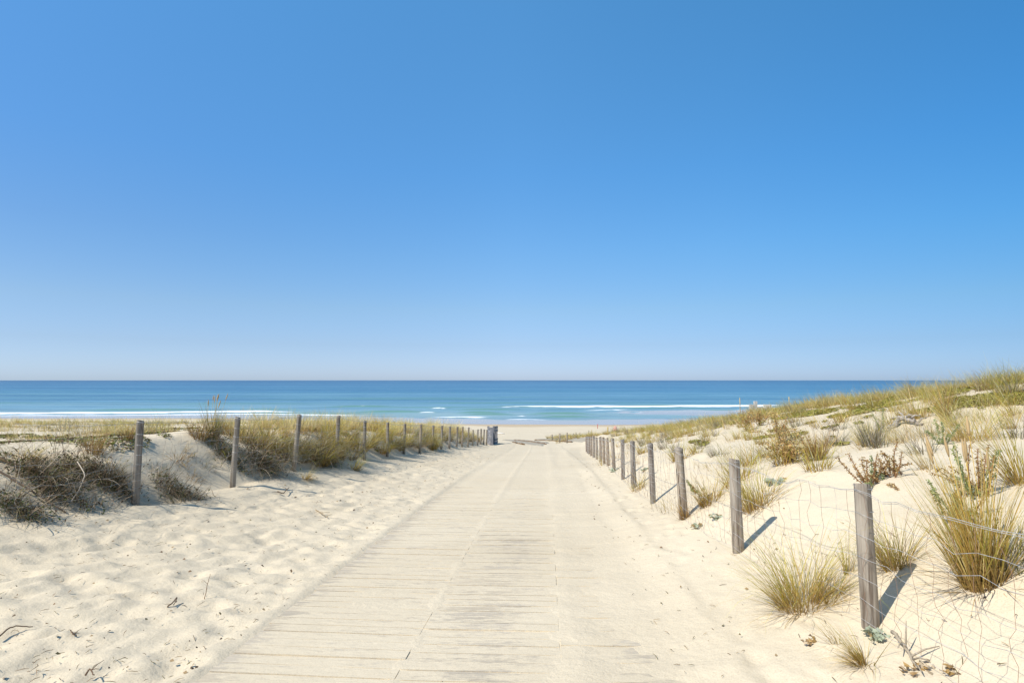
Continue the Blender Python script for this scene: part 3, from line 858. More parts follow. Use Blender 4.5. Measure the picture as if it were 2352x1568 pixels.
ORD = ['first', 'second', 'third', 'fourth', 'fifth', 'sixth', 'seventh', 'eighth', 'ninth', 'tenth', 'eleventh', 'twelfth', 'thirteenth', 'fourteenth', 'fifteenth', 'sixteenth', 'seventeenth', 'eighteenth', 'nineteenth']
WL = PI * 1.0      # the sea wind pushes blades towards the left and back
S_ = 10000
def hand(u, v, h, n, rad, kind, label, lean=(.05, .6), curv=(.2, .9), width=.005, wind=None, windw=0, heads=0, group=None, lvar=(.45, 1.05)):
    """one tuft built on its own where the photograph shows it"""
    global S_; S_ += 1
    p = hit(u, v)
    V, Fc, Cc = tuft_data(int(n * 1.25), h, rad, kind, S_, lean, curv, width * 1.25, wind, windw, 5, lvar)
    Vb = V.reshape(-1, 12, 3); m = (Vb[:, 0] + Vb[:, 1]) / 2
    V = (Vb + np.stack([m[:, 0] * 0, m[:, 0] * 0, gz(m[:, 0] + p[0], m[:, 1] + p[1]) + EYE - p[2]], -1)[:, None]).reshape(-1, 3)
    o = mesh_obj('grass_tuft', V, Fc, M_BLADE, cols=Cc); o.location = tuple(p); tag(o, label, 'grass tuft', group)
    if heads:
        seed_heads(heads, h * .97, rad, S_ + 5000, wind).obj('seed_heads', M_TWIG, o, smooth=True)
    return o

# --- right side, near to far
hand(1845, 1392, .76, 340, .15, 'green', 'bushy green and straw grass tuft on the left of the nearest right post', (.1, 1.0), (.3, 1.1), .0042, PI, .35)
hand(1905, 1378, .34, 120, .07, 'gold', 'low brown grass sprig leaning right of the bushy tuft beside the nearest right post', (.3, 1.1), (.1, .6), .0042, .0, .2)
hand(2062, 1298, .58, 230, .08, 'green', 'green grass tuft leaning left just right of the nearest post', (.15, .8), (.3, .9), .0042, PI, .6)
hand(1951, 1318, .36, 40, .035, 'green', 'thin upright grass wisp touching the left edge of the nearest right post', (.02, .35), (.1, .5), .004, PI, .3)
hand(2262, 1335, .89, 520, .11, 'gold', 'largest golden brown grass tuft with seed heads near the right edge', (.05, .48), (.1, .55), .0050, PI, .55, heads=7)
hand(2330, 1290, .45, 180, .16, 'olive', 'tangled low grass behind the largest golden tuft at the right edge', (.3, 1.2), (.4, 1.2), .0045)
hand(1992, 1522, .36, 150, .04, 'gold', 'flattened straw tuft swept left below the nearest right post', (.5, 1.25), (.2, .8), .0036, PI, .92)
hand(1928, 1478, .42, 16, .03, 'green', 'few long thin blades arching left below the nearest right post', (.3, .8), (.3, .9), .0036, PI, .9)
hand(1748, 1158, .70, 220, .18, 'green', 'leaning green and tan tuft behind the second right post', (.1, .8), (.3, 1.0), .006, PI, .6)
hand(1700, 1100, .6, 130, .2, 'green', 'loose green tuft on the bank between the second and third right posts', (.2, .9), (.3, .9), .007, PI, .5)
hand(1632, 1152, .50, 190, .13, 'gold', 'rounded golden tuft beside the third right post', (.15, .9), (.3, 1.0), .006, PI, .45)
hand(1574, 1192, .34, 90, .05, 'brown', 'brown tuft hugging the foot of the third right post', (.05, .6), (.1, .7), .005, PI, .5)
hand(1466, 1126, .45, 70, .12, 'green', 'sparse green tuft at the foot of the fifth right post', (.1, .8), (.3, .9), .006)
hand(1565, 1055, .55, 110, .16, 'green', 'small green tuft behind the third right post on the bank', (.1, .8), (.3, 1.), .008, PI, .5)
hand(1478, 1040, .45, 90, .14, 'green', 'small green tuft behind the fourth right post on the bank', (.1, .8), (.3, 1.), .009, PI, .5)
hand(2352, 1108, .85, 120, .10, 'green', 'arching green tuft cut by the right edge above the largest golden tuft', (.2, .9), (.2, .7), .005, PI, .8)
hand(2140, 1075, .6, 45, .10, 'straw', 'pale wispy blades on bare sand left of the spurge by the largest tuft', (.3, 1.0), (.2, .7), .005, PI, .9)
hand(2002, 1024, .55, 170, .12, 'dead', 'dark grey dry tuft standing on sand in mid slope', (.05, .55), (.1, .6), .007, PI, .3)
hand(1882, 1056, .55, 150, .08, 'brown', 'brown green tuft beside a bundle of dead stalks', (.1, .7), (.1, .5), .006, PI, .5)
hand(1920, 1022, .45, 170, .18, 'dead', 'low grey dead tuft left of the dark dry tuft in mid slope', (.3, 1.2), (.2, .9), .006, PI, .4)
hand(2238, 1008, .70, 190, .22, 'straw', 'loose pale straw tuft on the sand below the green mats', (.15, 1.0), (.3, 1.0), .006, PI, .4)
hand(2110, 960, .7, 130, .16, 'straw', 'upright straw tuft among the green mats in mid slope', (.1, .7), (.3, .9), .007, PI, .5)
hand(2172, 968, .8, 60, .06, 'brown', 'narrow upright brown tuft among the green mats', (.02, .3), (.1, .5), .007)
hand(2330, 905, .6, 150, .15, 'olive', 'dark olive tuft near the top right corner of the dune', (.1, .8), (.3, .9), .007)
hand(2265, 895, .6, 120, .15, 'olive', 'olive tuft left of the dark one near the dune top', (.1, .8), (.3, .9), .007)
hand(2075, 905, .75, 150, .2, 'gold', 'brown tinged tuft where the ridge meets the horizon', (.1, .8), (.2, .8), .009, PI, .4)

# --- left side, near to far
hand(488, 1004, .74, 150, .11, 'olive', 'tall upright tuft with seed heads left of the second left post', (.02, .45), (.05, .5), .008, 0., .3, heads=9)
hand(455, 1003, .5, 110, .12, 'brown', 'dry brown tuft at the foot of the tall seeded tuft', (.1, .8), (.1, .7), .007)
hand(520, 998, .5, 90, .1, 'brown', 'brown stalky tuft between the tall seeded tuft and the second post', (.1, .6), (.1, .7), .007)
hand(290, 1010, .4, 70, .08, 'brown', 'small brown tuft on sand left of the first left post', (.05, .7), (.1, .6), .007)
hand(215, 1040, .5, 120, .12, 'brown', 'upright dead stalks crowning the tangled brush by the first left post', (.05, .7), (.1, .5), .006)
hand(556, 1014, .85, 230, .30, 'olive', 'mop of drooping grass spilling over behind the second left post', (.5, 1.2), (.7, 1.5), .007, -.3, .7)
hand(600, 1022, .95, 300, .34, 'green', 'drooping olive mop hanging over the bank right of the second post', (.5, 1.2), (.8, 1.5), .007, -.4, .75)
hand(642, 1035, .90, 260, .30, 'olive', 'drooping mop reaching the foot of the third left post', (.5, 1.2), (.8, 1.6), .007, -.5, .75)
hand(590, 1062, .7, 150, .2, 'dead', 'dead grey roots hanging under the mop right of the second post', (.9, 1.5), (.7, 1.4), .007, -.5, .85)
hand(690, 1025, .7, 200, .22, 'dead', 'grey tangled tuft left behind the third left post', (.4, 1.1), (.6, 1.4), .008, -.4, .6)
hand(735, 1020, .95, 300, .34, 'green', 'thick drooping tuft hanging between the third and fourth posts', (.5, 1.2), (.8, 1.5), .008, -.4, .75)
hand(735, 1050, .8, 170, .25, 'dead', 'dark hanging roots under the bank between the third and fourth posts', (.9, 1.5), (.7, 1.4), .008, -.5, .85)
hand(775, 1045, .85, 210, .16, 'gold', 'rust brown tuft wrapped round the fourth left post', (.1, .8), (.3, 1.2), .008, -.4, .4)
hand(700, 1098, .45, 110, .10, 'straw', 'straw tuft fallen on the sand right of the third post', (.8, 1.4), (.2, .6), .006, -.6, .8)
hand(810, 1078, .55, 110, .12, 'green', 'green leaning tuft on the sand right of the fourth post', (.5, 1.2), (.2, .8), .007, .2, .7)
hand(650, 985, .7, 170, .2, 'gold', 'golden tuft on the sand mound left of the third post', (.1, .7), (.2, .8), .009, PI, .4)
hand(615, 985, .6, 130, .16, 'gold', 'smaller golden tuft left of the golden tuft on the mound', (.1, .7), (.2, .8), .009, PI, .4)
hand(420, 1148, .42, 170, .25, 'dead', 'dead grey matted clump right of the first left post', (.6, 1.35), (.3, 1.1), .006)
hand(385, 1118, .38, 110, .2, 'dead', 'flat dead clump halfway up the sand right of the first post', (.7, 1.4), (.3, 1.0), .006, -.5, .5)
hand(410, 1050, .45, 80, .2, 'brown', 'line of flattened dry grass lying on the mound between first and second posts', (.9, 1.4), (.2, .5), .006, -.6, .6)

hand(60, 1050, .42, 120, .18, 'straw', 'straw tuft lying over the top of the dark brush near the left picture edge', (.5, 1.3), (.4, 1.2), .006, -.3, .5)
hand(160, 1068, .40, 110, .2, 'straw', 'straw blades trailing over the brush in front of the long slanting pole', (.6, 1.4), (.4, 1.2), .006, -.3, .6)
hand(255, 1085, .40, 100, .16, 'gold', 'golden blades trailing down the brush just left of the first left post', (.6, 1.4), (.4, 1.2), .006, -.3, .6)
hand(505, 1030, .55, 150, .24, 'olive', 'olive blades spilling down the sand below the tall seeded tuft', (.7, 1.4), (.5, 1.3), .007, -.3, .6)
hand(575, 1000, .6, 130, .2, 'straw', 'straw tuft on the crest between the second and third left posts', (.1, .9), (.3, 1.0), .008)

hand(470, 1062, .34, 70, .2, 'dead', 'grey root scraps on the bare mound just left of the second left post', (.8, 1.5), (.2, .9), .006, -.4, .6)
hand(440, 1095, .30, 60, .16, 'brown', 'brown dry sprig low on the bare mound between the first two left posts', (.6, 1.4), (.2, .8), .006, -.4, .5)
hand(365, 1080, .32, 70, .16, 'dead', 'small grey clump high on the mound just right of the first left post', (.7, 1.4), (.2, .9), .006, -.4, .5)

# --- rows of tufts along the left bank (each its own object; shared shapes)
cells = {}
def protos(kind, base_key, count=5, **kw):
    return [proto((base_key, i), kind=kind, seed=300 + hash_(base_key) + i, **kw) for i in range(count)]
def hash_(s): return sum(ord(c) * (i + 1) for i, c in enumerate(s)) % 5000
P_crest = protos('straw', 'crest', 5, n=150, h=.92, rad=.22, lean=(.05, .6), curv=(.2, 1.0), width=.012, wind=PI * .9, windw=.35, segs=3)
P_crestg = protos('gold', 'crestgold', 4, n=150, h=.84, rad=.22, lean=(.05, .6), curv=(.2, .9), width=.012, wind=PI * .9, windw=.35, segs=3)
P_face = protos('olive', 'face', 5, n=190, h=.90, rad=.26, lean=(.4, 1.2), curv=(.7, 1.5), width=.011, wind=-.3, windw=.65, segs=4)
P_faceg = protos('green', 'facegreen', 4, n=170, h=.85, rad=.24, lean=(.2, 1.1), curv=(.6, 1.4), width=.012, wind=-.3, windw=.55, segs=4)
row = []
y = 13.6
while y < 46.5:
    i = max(0, min(18, int((y - 8.67) / 2.05)))
    m = 1.0 if y < 30 else .75
    row.append((float(xL(y)) - rng.uniform(.9, 1.7), y + rng.uniform(-.2, .2), 'crest', i))
    if rng.random() < .6: row.append((float(xL(y)) - rng.uniform(1.7, 3.2), y + rng.uniform(-.3, .3), 'crest', i))
    row.append((float(xL(y)) - rng.uniform(.35, .95), y + rng.uniform(-.25, .25), 'face', i))
    if y < 28 and rng.random() < .5: row.append((float(xL(y)) - rng.uniform(.0, .4), y + rng.uniform(-.25, .25), 'face', i))
    y += .50 if y < 26 else .72
for x, y, k, i in row: cells.setdefault((k, i), []).append((y, x))
for (k, i), lst in cells.items():
    lst.sort()
    for j, (y, x) in enumerate(lst):
        if k == 'crest':
            gold = rng.random() < .35
            me = (P_crestg if gold else P_crest)[rng.integers(4)]; word = ('golden' if gold else 'straw pale') + ' tuft on the bank crest'
            sc = rng.uniform(.72, 1.1) * (.84 if y < 20 else 1)
        else:
            gr = rng.random() < .4
            me = (P_faceg if gr else P_face)[rng.integers(4)]; word = ('green' if gr else 'olive') + ' tuft drooping down the bank'
            sc = rng.uniform(.7, 1.1)
        lab = f"{word} past the {ORD[i]} left post, {ORD[j]} of {len(lst)} there" if len(lst) > 1 else f"{word} just past the {ORD[i]} left post"
        place(me, x, y, lab, 'tufts along the left bank', sc, rng.uniform(-.5, .5))

# --- scattered tufts on the right slope, counted singly
P_slope = protos('green', 'slope', 5, n=90, h=.50, rad=.15, lean=(.1, .9), curv=(.3, 1.0), width=.009, wind=PI, windw=.5, segs=3)
P_sloped = protos('dead', 'slopedead', 4, n=80, h=.40, rad=.16, lean=(.1, 1.1), curv=(.2, .9), width=.008, wind=PI, windw=.4, segs=3)
pts = []
tries = 0
while len(pts) < 126 and tries < 5000:
    tries += 1
    y = 7 * (34 / 7) ** rng.random(); s = rng.uniform(1.2, 7.5); x = float(xR(y)) + s
    if x / y > .84: continue
    if any((x - a) ** 2 + (y - b) ** 2 < .55 + .015 * y for a, b, *_ in pts): continue
    pts.append((x, y, s, rng.random() < .38))
zone = {}
for x, y, s, dd in pts:
    i = max(0, min(15, int(round((y - 4.06) / 2.05))))
    zone.setdefault((i, s > 3.6, dd), []).append((x, y))
for (i, up, dd), lst in zone.items():
    lst.sort()
    for j, (x, y) in enumerate(lst):
        w = ('grey dead tuft' if dd else 'green straw tuft') + (' high' if up else ' low') + f" on the bank level with the {ORD[i]} right post"
        if len(lst) > 1: w += f", {ORD[j]} of {len(lst)}"
        place((P_sloped if dd else P_slope)[rng.integers(4)], x, y, w, 'tufts scattered over the right bank', rng.uniform(.7, 1.2), rng.uniform(-.5, .5))

# --- the mass of marram on the plateau and the dune ridge
def mass(name, label, pts, hs, n_per, seed, width, palmix):
    rg = np.random.default_rng(seed)
    VV = []; FF = []; CC = []; off = 0
    pts = np.array(pts); m = len(pts)
    zg = gz(pts[:, 0], pts[:, 1]) + EYE
    n = m * n_per
    idx = np.repeat(np.arange(m), n_per)
    az = rg.uniform(0, 2 * PI, n); w = rg.random(n) < .4; az[w] = PI * .95 + rg.normal(0, .6, w.sum())
    rr = np.sqrt(rg.random(n)) * (.14 + .1 * rg.random(m))[idx] * 1.5
    pa = az + rg.normal(0, .8, n)
    base = np.stack([pts[idx, 0] + rr * np.cos(pa), pts[idx, 1] + rr * np.sin(pa), zg[idx] - .03], -1)
    ln = np.asarray(hs)[idx] * rg.uniform(.4, 1.05, n)
    le = rg.uniform(.05, .95, n); cu = rg.uniform(.2, 1.3, n)
    cb = np.zeros((n, 3)); ct = np.zeros((n, 3))
    pk = palmix(pts[:, 0], pts[:, 1], rg)
    for k in set(pk):
        q = (np.array(pk) == k)[idx]; cb[q], ct[q] = pick_cols(k, int(q.sum()), rg)
    tb = rg.uniform(.66, 1.14, m)[idx][:, None]; cb = cb * tb; ct = ct * tb
    wd = (width * np.clip(pts[:, 1] / 18, .6, 2.2))[idx] * rg.uniform(.7, 1.2, n)
    V, Fc, Cc = blade_mesh(base, az, le, ln, cu, wd, cb, ct, 3, seed)
    o = mesh_obj(name, V, Fc, M_BLADE, cols=Cc)
    return tag(o, label, 'grass', kind='stuff')

def mix(x, y, rg):
    nn = vnoise(x / 3.1, y / 3.1, 81) + rg.normal(0, .12, len(x))
    return ['dead' if b < .07 else ('green' if a > .10 else ('gold' if a < -.24 else 'straw')) for a, b in zip(nn, rg.random(len(x)))]
lp = []; lh = []
while len(lp) < 2350:
    y = 9.5 * (66 / 9.5) ** rng.random(); q = rng.uniform(1.9, 75); x = float(xL(y)) - q
    if x / y < -1.7: continue
    d = .42 + 1.7 * vnoise(x / 2.2, y / 2.6, 82) + .5 * vnoise(x / 9, y / 9, 83)
    if y < 12.5: d -= .15 + .4 * (y < 10.8)
    if q < 3.2 and y < 15: d -= .35
    if rng.random() > d: continue
    lp.append((x, y)); lh.append((.20 + .5 * rng.random() ** 1.6) * (1 if y < 22 else .85))
mass('marram_grass', 'straw and green marram covering the flat dune top beyond the left fence', lp, lh, 42, 91, .009, mix)
rp = []; rh = []
while len(rp) < 2650:
    y = 8 * (82 / 8) ** rng.random(); s = rng.uniform(0, 17) if y < 52 else rng.uniform(-1.6, 17); x = float(xR(y)) + s
    if x / y > 1.5: continue
    d = float(sstep(5.2, 9.0, s)) * (1.0 if y > 18 else .38) + (.17 if s > 2.5 else .04)
    if y > 40: d = max(d, float(sstep(.3, 2.2, s + (1.8 if y > 54 else 0))) * .95)
    if y > 30 and s > 4: d = max(d, .9)
    d *= .42 + 2.1 * (vnoise(x / 1.9, y / 2.4, 84) + .14)
    if rng.random() > d: continue
    rp.append((x, y)); rh.append(.24 + .56 * rng.random() ** 1.5)
mass('marram_grass', 'pale marram thick along the ridge of the right dune', rp, rh, 46, 92, .0078, mix)

# --- loose dead blades lying about between the tufts
def loose():
    rg = np.random.default_rng(96); n = 2600
    y = 3.0 * (18 / 3.0) ** rg.random(n); s_ = rg.uniform(.1, 6.5, n); x = xR(y) + s_
    d = vnoise(x / .7, y / .7, 97) + rg.normal(0, .12, n); k = (d > .06) & (x / y < .95); x, y = x[k], y[k]; n = len(x)
    base = np.stack([x, y, gz(x, y) + EYE + .004], -1)
    cb, ct = pick_cols('dead', n, rg); c2, c3 = pick_cols('straw', n, rg); m = rg.random(n) < .55; cb[m] = c2[m]; ct[m] = c3[m]
    V, Fc, Cc = blade_mesh(base, rg.uniform(0, 6.28, n), rg.uniform(.9, 1.55, n), rg.uniform(.08, .30, n), rg.uniform(-.2, .5, n), rg.uniform(.003, .006, n), cb, ct, 3, 98)
    tag(mesh_obj('dead_grass', V, Fc, M_BLADE, cols=Cc), 'loose dead grass blades strewn over the sand of the right bank', 'grass', kind='stuff')
loose()

# --- green mats creeping over the sand
def ground_cover(name, label, samples, seed, col):
    rg = np.random.default_rng(seed); n = len(samples); P = np.array(samples)
    z = gz(P[:, 0], P[:, 1]) + EYE
    az = rg.uniform(0, 6.28, n); s = rg.uniform(.012, .030, n) * np.clip(P[:, 1] / 9, .8, 1.8)
    til = rg.uniform(-.5, .5, (n, 2))
    c = np.array([np.cos(az), np.sin(az)]).T; d = np.array([-np.sin(az), np.cos(az)]).T
    V = []
    for a, b in ((-1, 0), (0, -.6), (1.2, 0), (0, .6)):
        V.append(np.stack([P[:, 0] + s * (a * c[:, 0] + b * d[:, 0]), P[:, 1] + s * (a * c[:, 1] + b * d[:, 1]), z + .015 + rg.uniform(0, .035, n) + s * (a * til[:, 0] + b * til[:, 1])], -1))
    V = np.stack(V, 1).reshape(-1, 3); Fc = np.arange(4 * n).reshape(n, 4)
    cc = np.array(col)[rg.integers(0, len(col), n)] * rg.uniform(.75, 1.2, (n, 1)); cc = np.repeat(cc, 4, 0)
    return tag(mesh_obj(name, V, Fc, M_LEAF, cols=cc), label, 'ground cover', kind='stuff')
gs = []
while len(gs) < 64000:
    y = 8 * (34 / 8) ** rng.random(4000); s = rng.uniform(2.0, 13, 4000); x = xR(y) + s
    d = (vnoise(x / .8, y / 1.1, 85) + .5 * vnoise(x / .25, y / .3, 86)) * 1.0 + .42 * sstep(4.0, 7.0, s) - .24
    k = (d > .16) & (x / y < .95) & (rng.random(4000) < .8)
    gs += list(zip(x[k], y[k]))
ground_cover('creeping_foliage', 'low green mats creeping over the upper sand of the right dune', gs[:64000], 93, [(.30, .28, .045), (.40, .37, .08), (.22, .21, .045), (.40, .31, .12)])
gs = []
while len(gs) < 9000:
    y = 8 * (20 / 8) ** rng.random(4000); q = rng.uniform(.2, 9, 4000); x = xL(y) - q
    d = vnoise(x / .8, y / .9, 87) + .6 * vnoise(x / .25, y / .3, 88)
    k = (d > .30) & (x / y > -.95)
    gs += list(zip(x[k], y[k]))
ground_cover('creeping_foliage', 'sparse green and brown leaves scattered over the left sand bank', gs[:9000], 94, [(.20, .22, .05), (.14, .11, .05), (.20, .13, .07), (.27, .28, .08)])

# ------------------------------------------------------------------ shrubs, spurge, sea holly, brush
def leafy(g, tip, d, n, size, cols, rg, spread=.02):
    for _ in range(n):
        c = tip + rg.normal(0, spread, 3)
        a = rg.normal(0, 1, 3); a /= np.linalg.norm(a); b = np.cross(a, rg.normal(0, 1, 3)); b /= np.linalg.norm(b) + 1e-9
        s = size * rg.uniform(.6, 1.3)
        g.add([c - a * s, c - b * s * .45, c + a * s, c + b * s * .45], [(0, 1, 2, 3)], np.array(cols[rg.integers(len(cols))]) * rg.uniform(.8, 1.2))

def dry_shrub(u, v, h, w, label, seed, cols, stems=26):
    rg = np.random.default_rng(seed); p = hit(u, v)
    g = Geo(); lf = Geo()
    for i in range(stems):
        az = rg.uniform(0, 6.28); le = rg.uniform(.1, 1.1); L_ = h * rg.uniform(.5, 1.05)
        d = np.array([math.sin(le) * math.cos(az) * w / h, math.sin(le) * math.sin(az) * w / h, math.cos(le)])
        b = np.array([rg.normal(0, .04), rg.normal(0, .04), -.03]); P = [b + d * L_ * t + np.array([0, 0, .12 * h * math.sin(PI * t)]) + rg.normal(0, .012, 3) * t for t in np.linspace(0, 1, 6)]
        g.tube(P, np.linspace(.006, .002, 6), 5, np.array([.17, .10, .05]) * rg.uniform(.8, 1.3))
        for t in (2, 3, 4, 5):
            leafy(lf, P[t], d, 9, .022, cols, rg, .035)
    o = g.obj('dry_shrub', M_TWIG); o.location = tuple(p); tag(o, label, 'shrub', 'dry shrubs on the right dune')
    lf.obj('foliage', M_LEAF, o)
    return o
CB = [(.46, .28, .10), (.34, .19, .07), (.54, .37, .15), (.40, .32, .11)]
dry_shrub(1808, 1062, .42, .42, 'dense rust brown shrub on the bare slope behind the second right post', 1, CB, 30)
dry_shrub(1790, 1018, .62, .5, 'tall branching brown shrub just above the dense rust brown one', 2, CB, 22)
dry_shrub(1715, 990, .55, .45, 'thin dark brown shrub lower left of the tall brown shrub', 3, CB, 18)
dry_shrub(1745, 978, .5, .45, 'bronze shrub at the foot of the ridge grass', 4, CB, 18)
dry_shrub(2100, 893, .5, .6, 'reddish brown shrub on the ridge where the sea horizon ends', 5, [(.22, .11, .06), (.28, .17, .07)], 26)
dry_shrub(2200, 872, .5, .8, 'dark brown shrub on the skyline of the right dune', 6, [(.20, .12, .06), (.26, .18, .08)], 26)

def spurge(u, v, stalks, label, seed, mixg=.5, lo=.25, hi=.5, spread=.9, cen=0.0):
    lo *= .72; hi *= .72; stalks = int(stalks * .8); mixg = mixg * .75 if mixg < .9 else mixg
    """upright stalks packed with short leaves, some dried and curling"""
    rg = np.random.default_rng(seed); p = hit(u, v); g = Geo(); lf = Geo()
    for i in range(stalks):
        az = rg.uniform(0, 6.28); le = rg.uniform(.05, spread); L_ = rg.uniform(lo, hi); green = rg.random() < mixg
        cu = rg.uniform(-.8, 1.1)
        b = np.array([rg.normal(0, .05), rg.normal(0, .05), -.02]); P = [b]; n = 12; a = le
        for k in range(n):
            P.append(P[-1] + L_ / n * np.array([math.sin(a) * math.cos(az), math.sin(a) * math.sin(az), math.cos(a)])); a += cu / n
        c = np.array([.28, .30, .14]) if green else np.array([.24, .12, .055])
        g.tube(P, np.linspace(.006, .003, n + 1), 5, c)
        cols = [(.29, .33, .14), (.36, .38, .17), (.22, .26, .10)] if green else [(.40, .25, .10), (.31, .18, .07), (.48, .36, .17)]
        for q in P[2:]:
            leafy(lf, q, None, 10 if green else 7, .013, cols, rg, .010)
    o = g.obj('sea_spurge', M_TWIG); o.location = tuple(p); tag(o, label, 'spurge', 'sea spurge on the right bank')
    lf.obj('foliage', M_LEAF, o); return o
spurge(2008, 1112, 20, 'sprawling spurge with bent brown stalks just behind the nearest right post', 11, .3, .25, .52, 1.2)
spurge(2046, 1092, 14, 'spurge of upright curling brown stalks right of the sprawling one', 12, .1, .25, .55, .7)
spurge(2252, 1140, 22, 'large green and brown spurge rising behind the largest golden tuft', 13, .45, .35, .62, .8)
spurge(2215, 1190, 12, 'pale blue green spurge within the largest golden tuft', 14, .8, .25, .45, .7)
spurge(2175, 1018, 8, 'fresh green spurge fanned out on bare sand in mid slope', 15, .95, .25, .5, 1.0)
spurge(2028, 994, 4, 'single upright green spurge stalk near the grey driftwood', 16, .9, .25, .6, .5)
spurge(1800, 1042, 8, 'bluish spurge between the two rust brown shrubs', 17, .95, .2, .35, .9)
spurge(1600, 1132, 7, 'small green spurge at the foot of the fourth right post', 18, .9, .15, .3, 1.0)

def sea_holly(u, v, n, size, label, seed, dryf=.1):
    """leathery lobed leaves on short stems"""
    rg = np.random.default_rng(seed); p = hit(u, v); g = Geo(); st = Geo()
    for i in range(n):
        az = rg.uniform(0, 6.28); r = size * 2.4 * math.sqrt(rg.random()); zc = size * rg.uniform(.3, 1.5)
        c = np.array([r * math.cos(az), r * math.sin(az), zc]); s = size * rg.uniform(.6, 1.1)
        nrm = np.array([rg.normal(0, .6), rg.normal(0, .6) - .3, 1.0]); nrm /= np.linalg.norm(nrm)
        a = np.cross(nrm, [math.sin(az), -math.cos(az), .1]); a /= np.linalg.norm(a); b = np.cross(nrm, a)
        m = 12; V = [c - nrm * s * .12]
        for k in range(m):
            an = 2 * PI * k / m; q = s * (1.0 if k % 2 == 0 else .62)
            V.append(c + q * (math.cos(an) * a + math.sin(an) * b) + nrm * s * .16 * math.cos(2 * an + seed))
        dry = rg.random() < dryf
        g.add(V, [(0, 1 + k, 1 + (k + 1) % m) for k in range(m)], (np.array([.34, .24, .11]) if dry else np.array([.38, .42, .30])) * rg.uniform(.8, 1.15))
        st.tube([[0, 0, -.03], c * .5 + [0, 0, .01], c], .0028, 4, (.28, .25, .15))
    o = g.obj('sea_holly', M_LEAF); o.location = tuple(p); tag(o, label, 'sea holly', 'sea holly plants by the right fence')
    st.obj('stems', M_TWIG, o); return o
sea_holly(2008, 1468, 22, .034, 'pale blue green sea holly around the foot of the nearest right post', 21)
sea_holly(1602, 1214, 12, .032, 'grey green sea holly left of the second right post, nearer the path', 22, .2)
sea_holly(1645, 1192, 15, .034, 'sea holly under the netting left of the second right post, set back on the bank', 23, .2)
sea_holly(1778, 1112, 15, .05, 'grey green sea holly tucked in the tuft behind the second right post', 24, .1)
sea_holly(1480, 1082, 12, .05, 'sea holly on the sand between the fourth and fifth right posts', 25, .1)
sea_holly(1413, 1082, 14, .06, 'sea holly at the foot of the sixth and seventh right posts', 26, .1)

def dry_leaves(u, v, n, size, label, seed):
    rg = np.random.default_rng(seed); p = hit(u, v); g = Geo()
    for i in range(n):
        c = np.array([rg.normal(0, size * 2.2), rg.normal(0, size * 1.2), abs(rg.normal(0, size * .7)) + .008])
        a = rg.normal(0, 1, 3); a[2] *= .5; a /= np.linalg.norm(a); b = np.cross(a, [0, 0, 1]) + rg.normal(0, .4, 3); b /= np.linalg.norm(b)
        s = size * rg.uniform(.6, 1.3); k = np.cross(a, b) * s * .5
        V = [c - a * s, c - b * s * .7 + k, c, c + b * s * .7 + k, c + a * s + k * .6]
        g.add(V, [(0, 1, 2), (0, 2, 3), (1, 4, 2), (2, 4, 3)], np.array([(.42, .27, .10), (.30, .19, .08), (.50, .40, .27)][rg.integers(3)]) * rg.uniform(.8, 1.1))
    o = g.obj('withered_plant', M_LEAF); o.location = tuple(p); return tag(o, label, 'withered plant', 'withered plants by the right fence')
dry_leaves(1868, 1478, 16, .022, 'small heap of curled golden dead leaves left of the nearest post foot', 31)
dry_leaves(2105, 1545, 34, .026, 'pale withered leaves on a dead stalk at the bottom edge', 32)
dry_leaves(2190, 1548, 14, .022, 'golden withered leaves caught in the netting at the bottom edge', 33)

def stick(pts3, r, label, seed, col=(.22, .15, .09), name='dry_stick', cat='stick', branches=0, mat=None, bl=1.0):
    rg = np.random.default_rng(seed); g = Geo(); P = np.array(pts3, float); o0 = P[0].copy(); P = P - o0
    T = np.linspace(0, 1, 12); Q = np.stack([np.interp(T, np.linspace(0, 1, len(P)), P[:, i]) for i in range(3)], -1) + rg.normal(0, r * .35, (12, 3))
    g.tube(Q, np.linspace(r, r * .55, 12), 7, col)
    for b in range(branches):
        i = rg.integers(4, 11); d = rg.normal(0, 1, 3); d[2] = abs(d[2]) * .4; d /= np.linalg.norm(d); l = r * rg.uniform(8, 20) * bl
        g.tube([Q[i], Q[i] + d * l * .5 + [0, 0, r], Q[i] + d * l], [r * .5, r * .4, r * .2], 5, col)
    o = g.obj(name, mat or M_TWIG, smooth=True); o.location = tuple(o0); return tag(o, label, cat)
def gp(u, v, dz=0):
    p = hit(u, v); return p + np.array([0, 0, dz])
stick([gp(2052, 1470, .05), gp(2078, 1500, .03), gp(2110, 1545, .02)], .012, 'thick dead stalk lying below the nearest right post', 41, (.36, .30, .22), branches=5)
# the poles and dead branches in the brush left of the first post
e = gp(222, 1163, -.03); s0 = at(-30, 1036, hit(-30, 1036)[1] - .45)
stick([s0, (s0 + e) / 2 + [0, 0, .02], e], .024, 'long brown pole slanting down through the brush to the sand', 42, (.24, .16, .085), 'fallen_pole', 'pole')
e = gp(150, 1180, .02); s0 = at(-30, 1064, hit(-30, 1064)[1] - .35)
stick([s0, (s0 + e) / 2, e], .014, 'thinner dead branch below the long slanting pole', 43, (.20, .14, .09), 'fallen_branch', 'branch', 4)
e = at(130, 1100, 8.3); s0 = at(300, 1075, 8.4)
stick([hit(40, 1160) + [0, -.1, .05], hit(150, 1108) + [.05, -.25, .12], hit(235, 1088) + [0, -.25, .12]], .009, 'pale bare branch rising rightward across the brush', 44, (.34, .27, .18), 'fallen_branch', 'branch', 6)
stick([at(178, 1060, 8.2), at(196, 1090, 8.0), at(184, 1120, 7.9), at(165, 1150, 7.7)], .007, 'thin bleached twig hanging in the brush by the first left post', 45, (.50, .42, .32), 'fallen_branch', 'branch', 3)

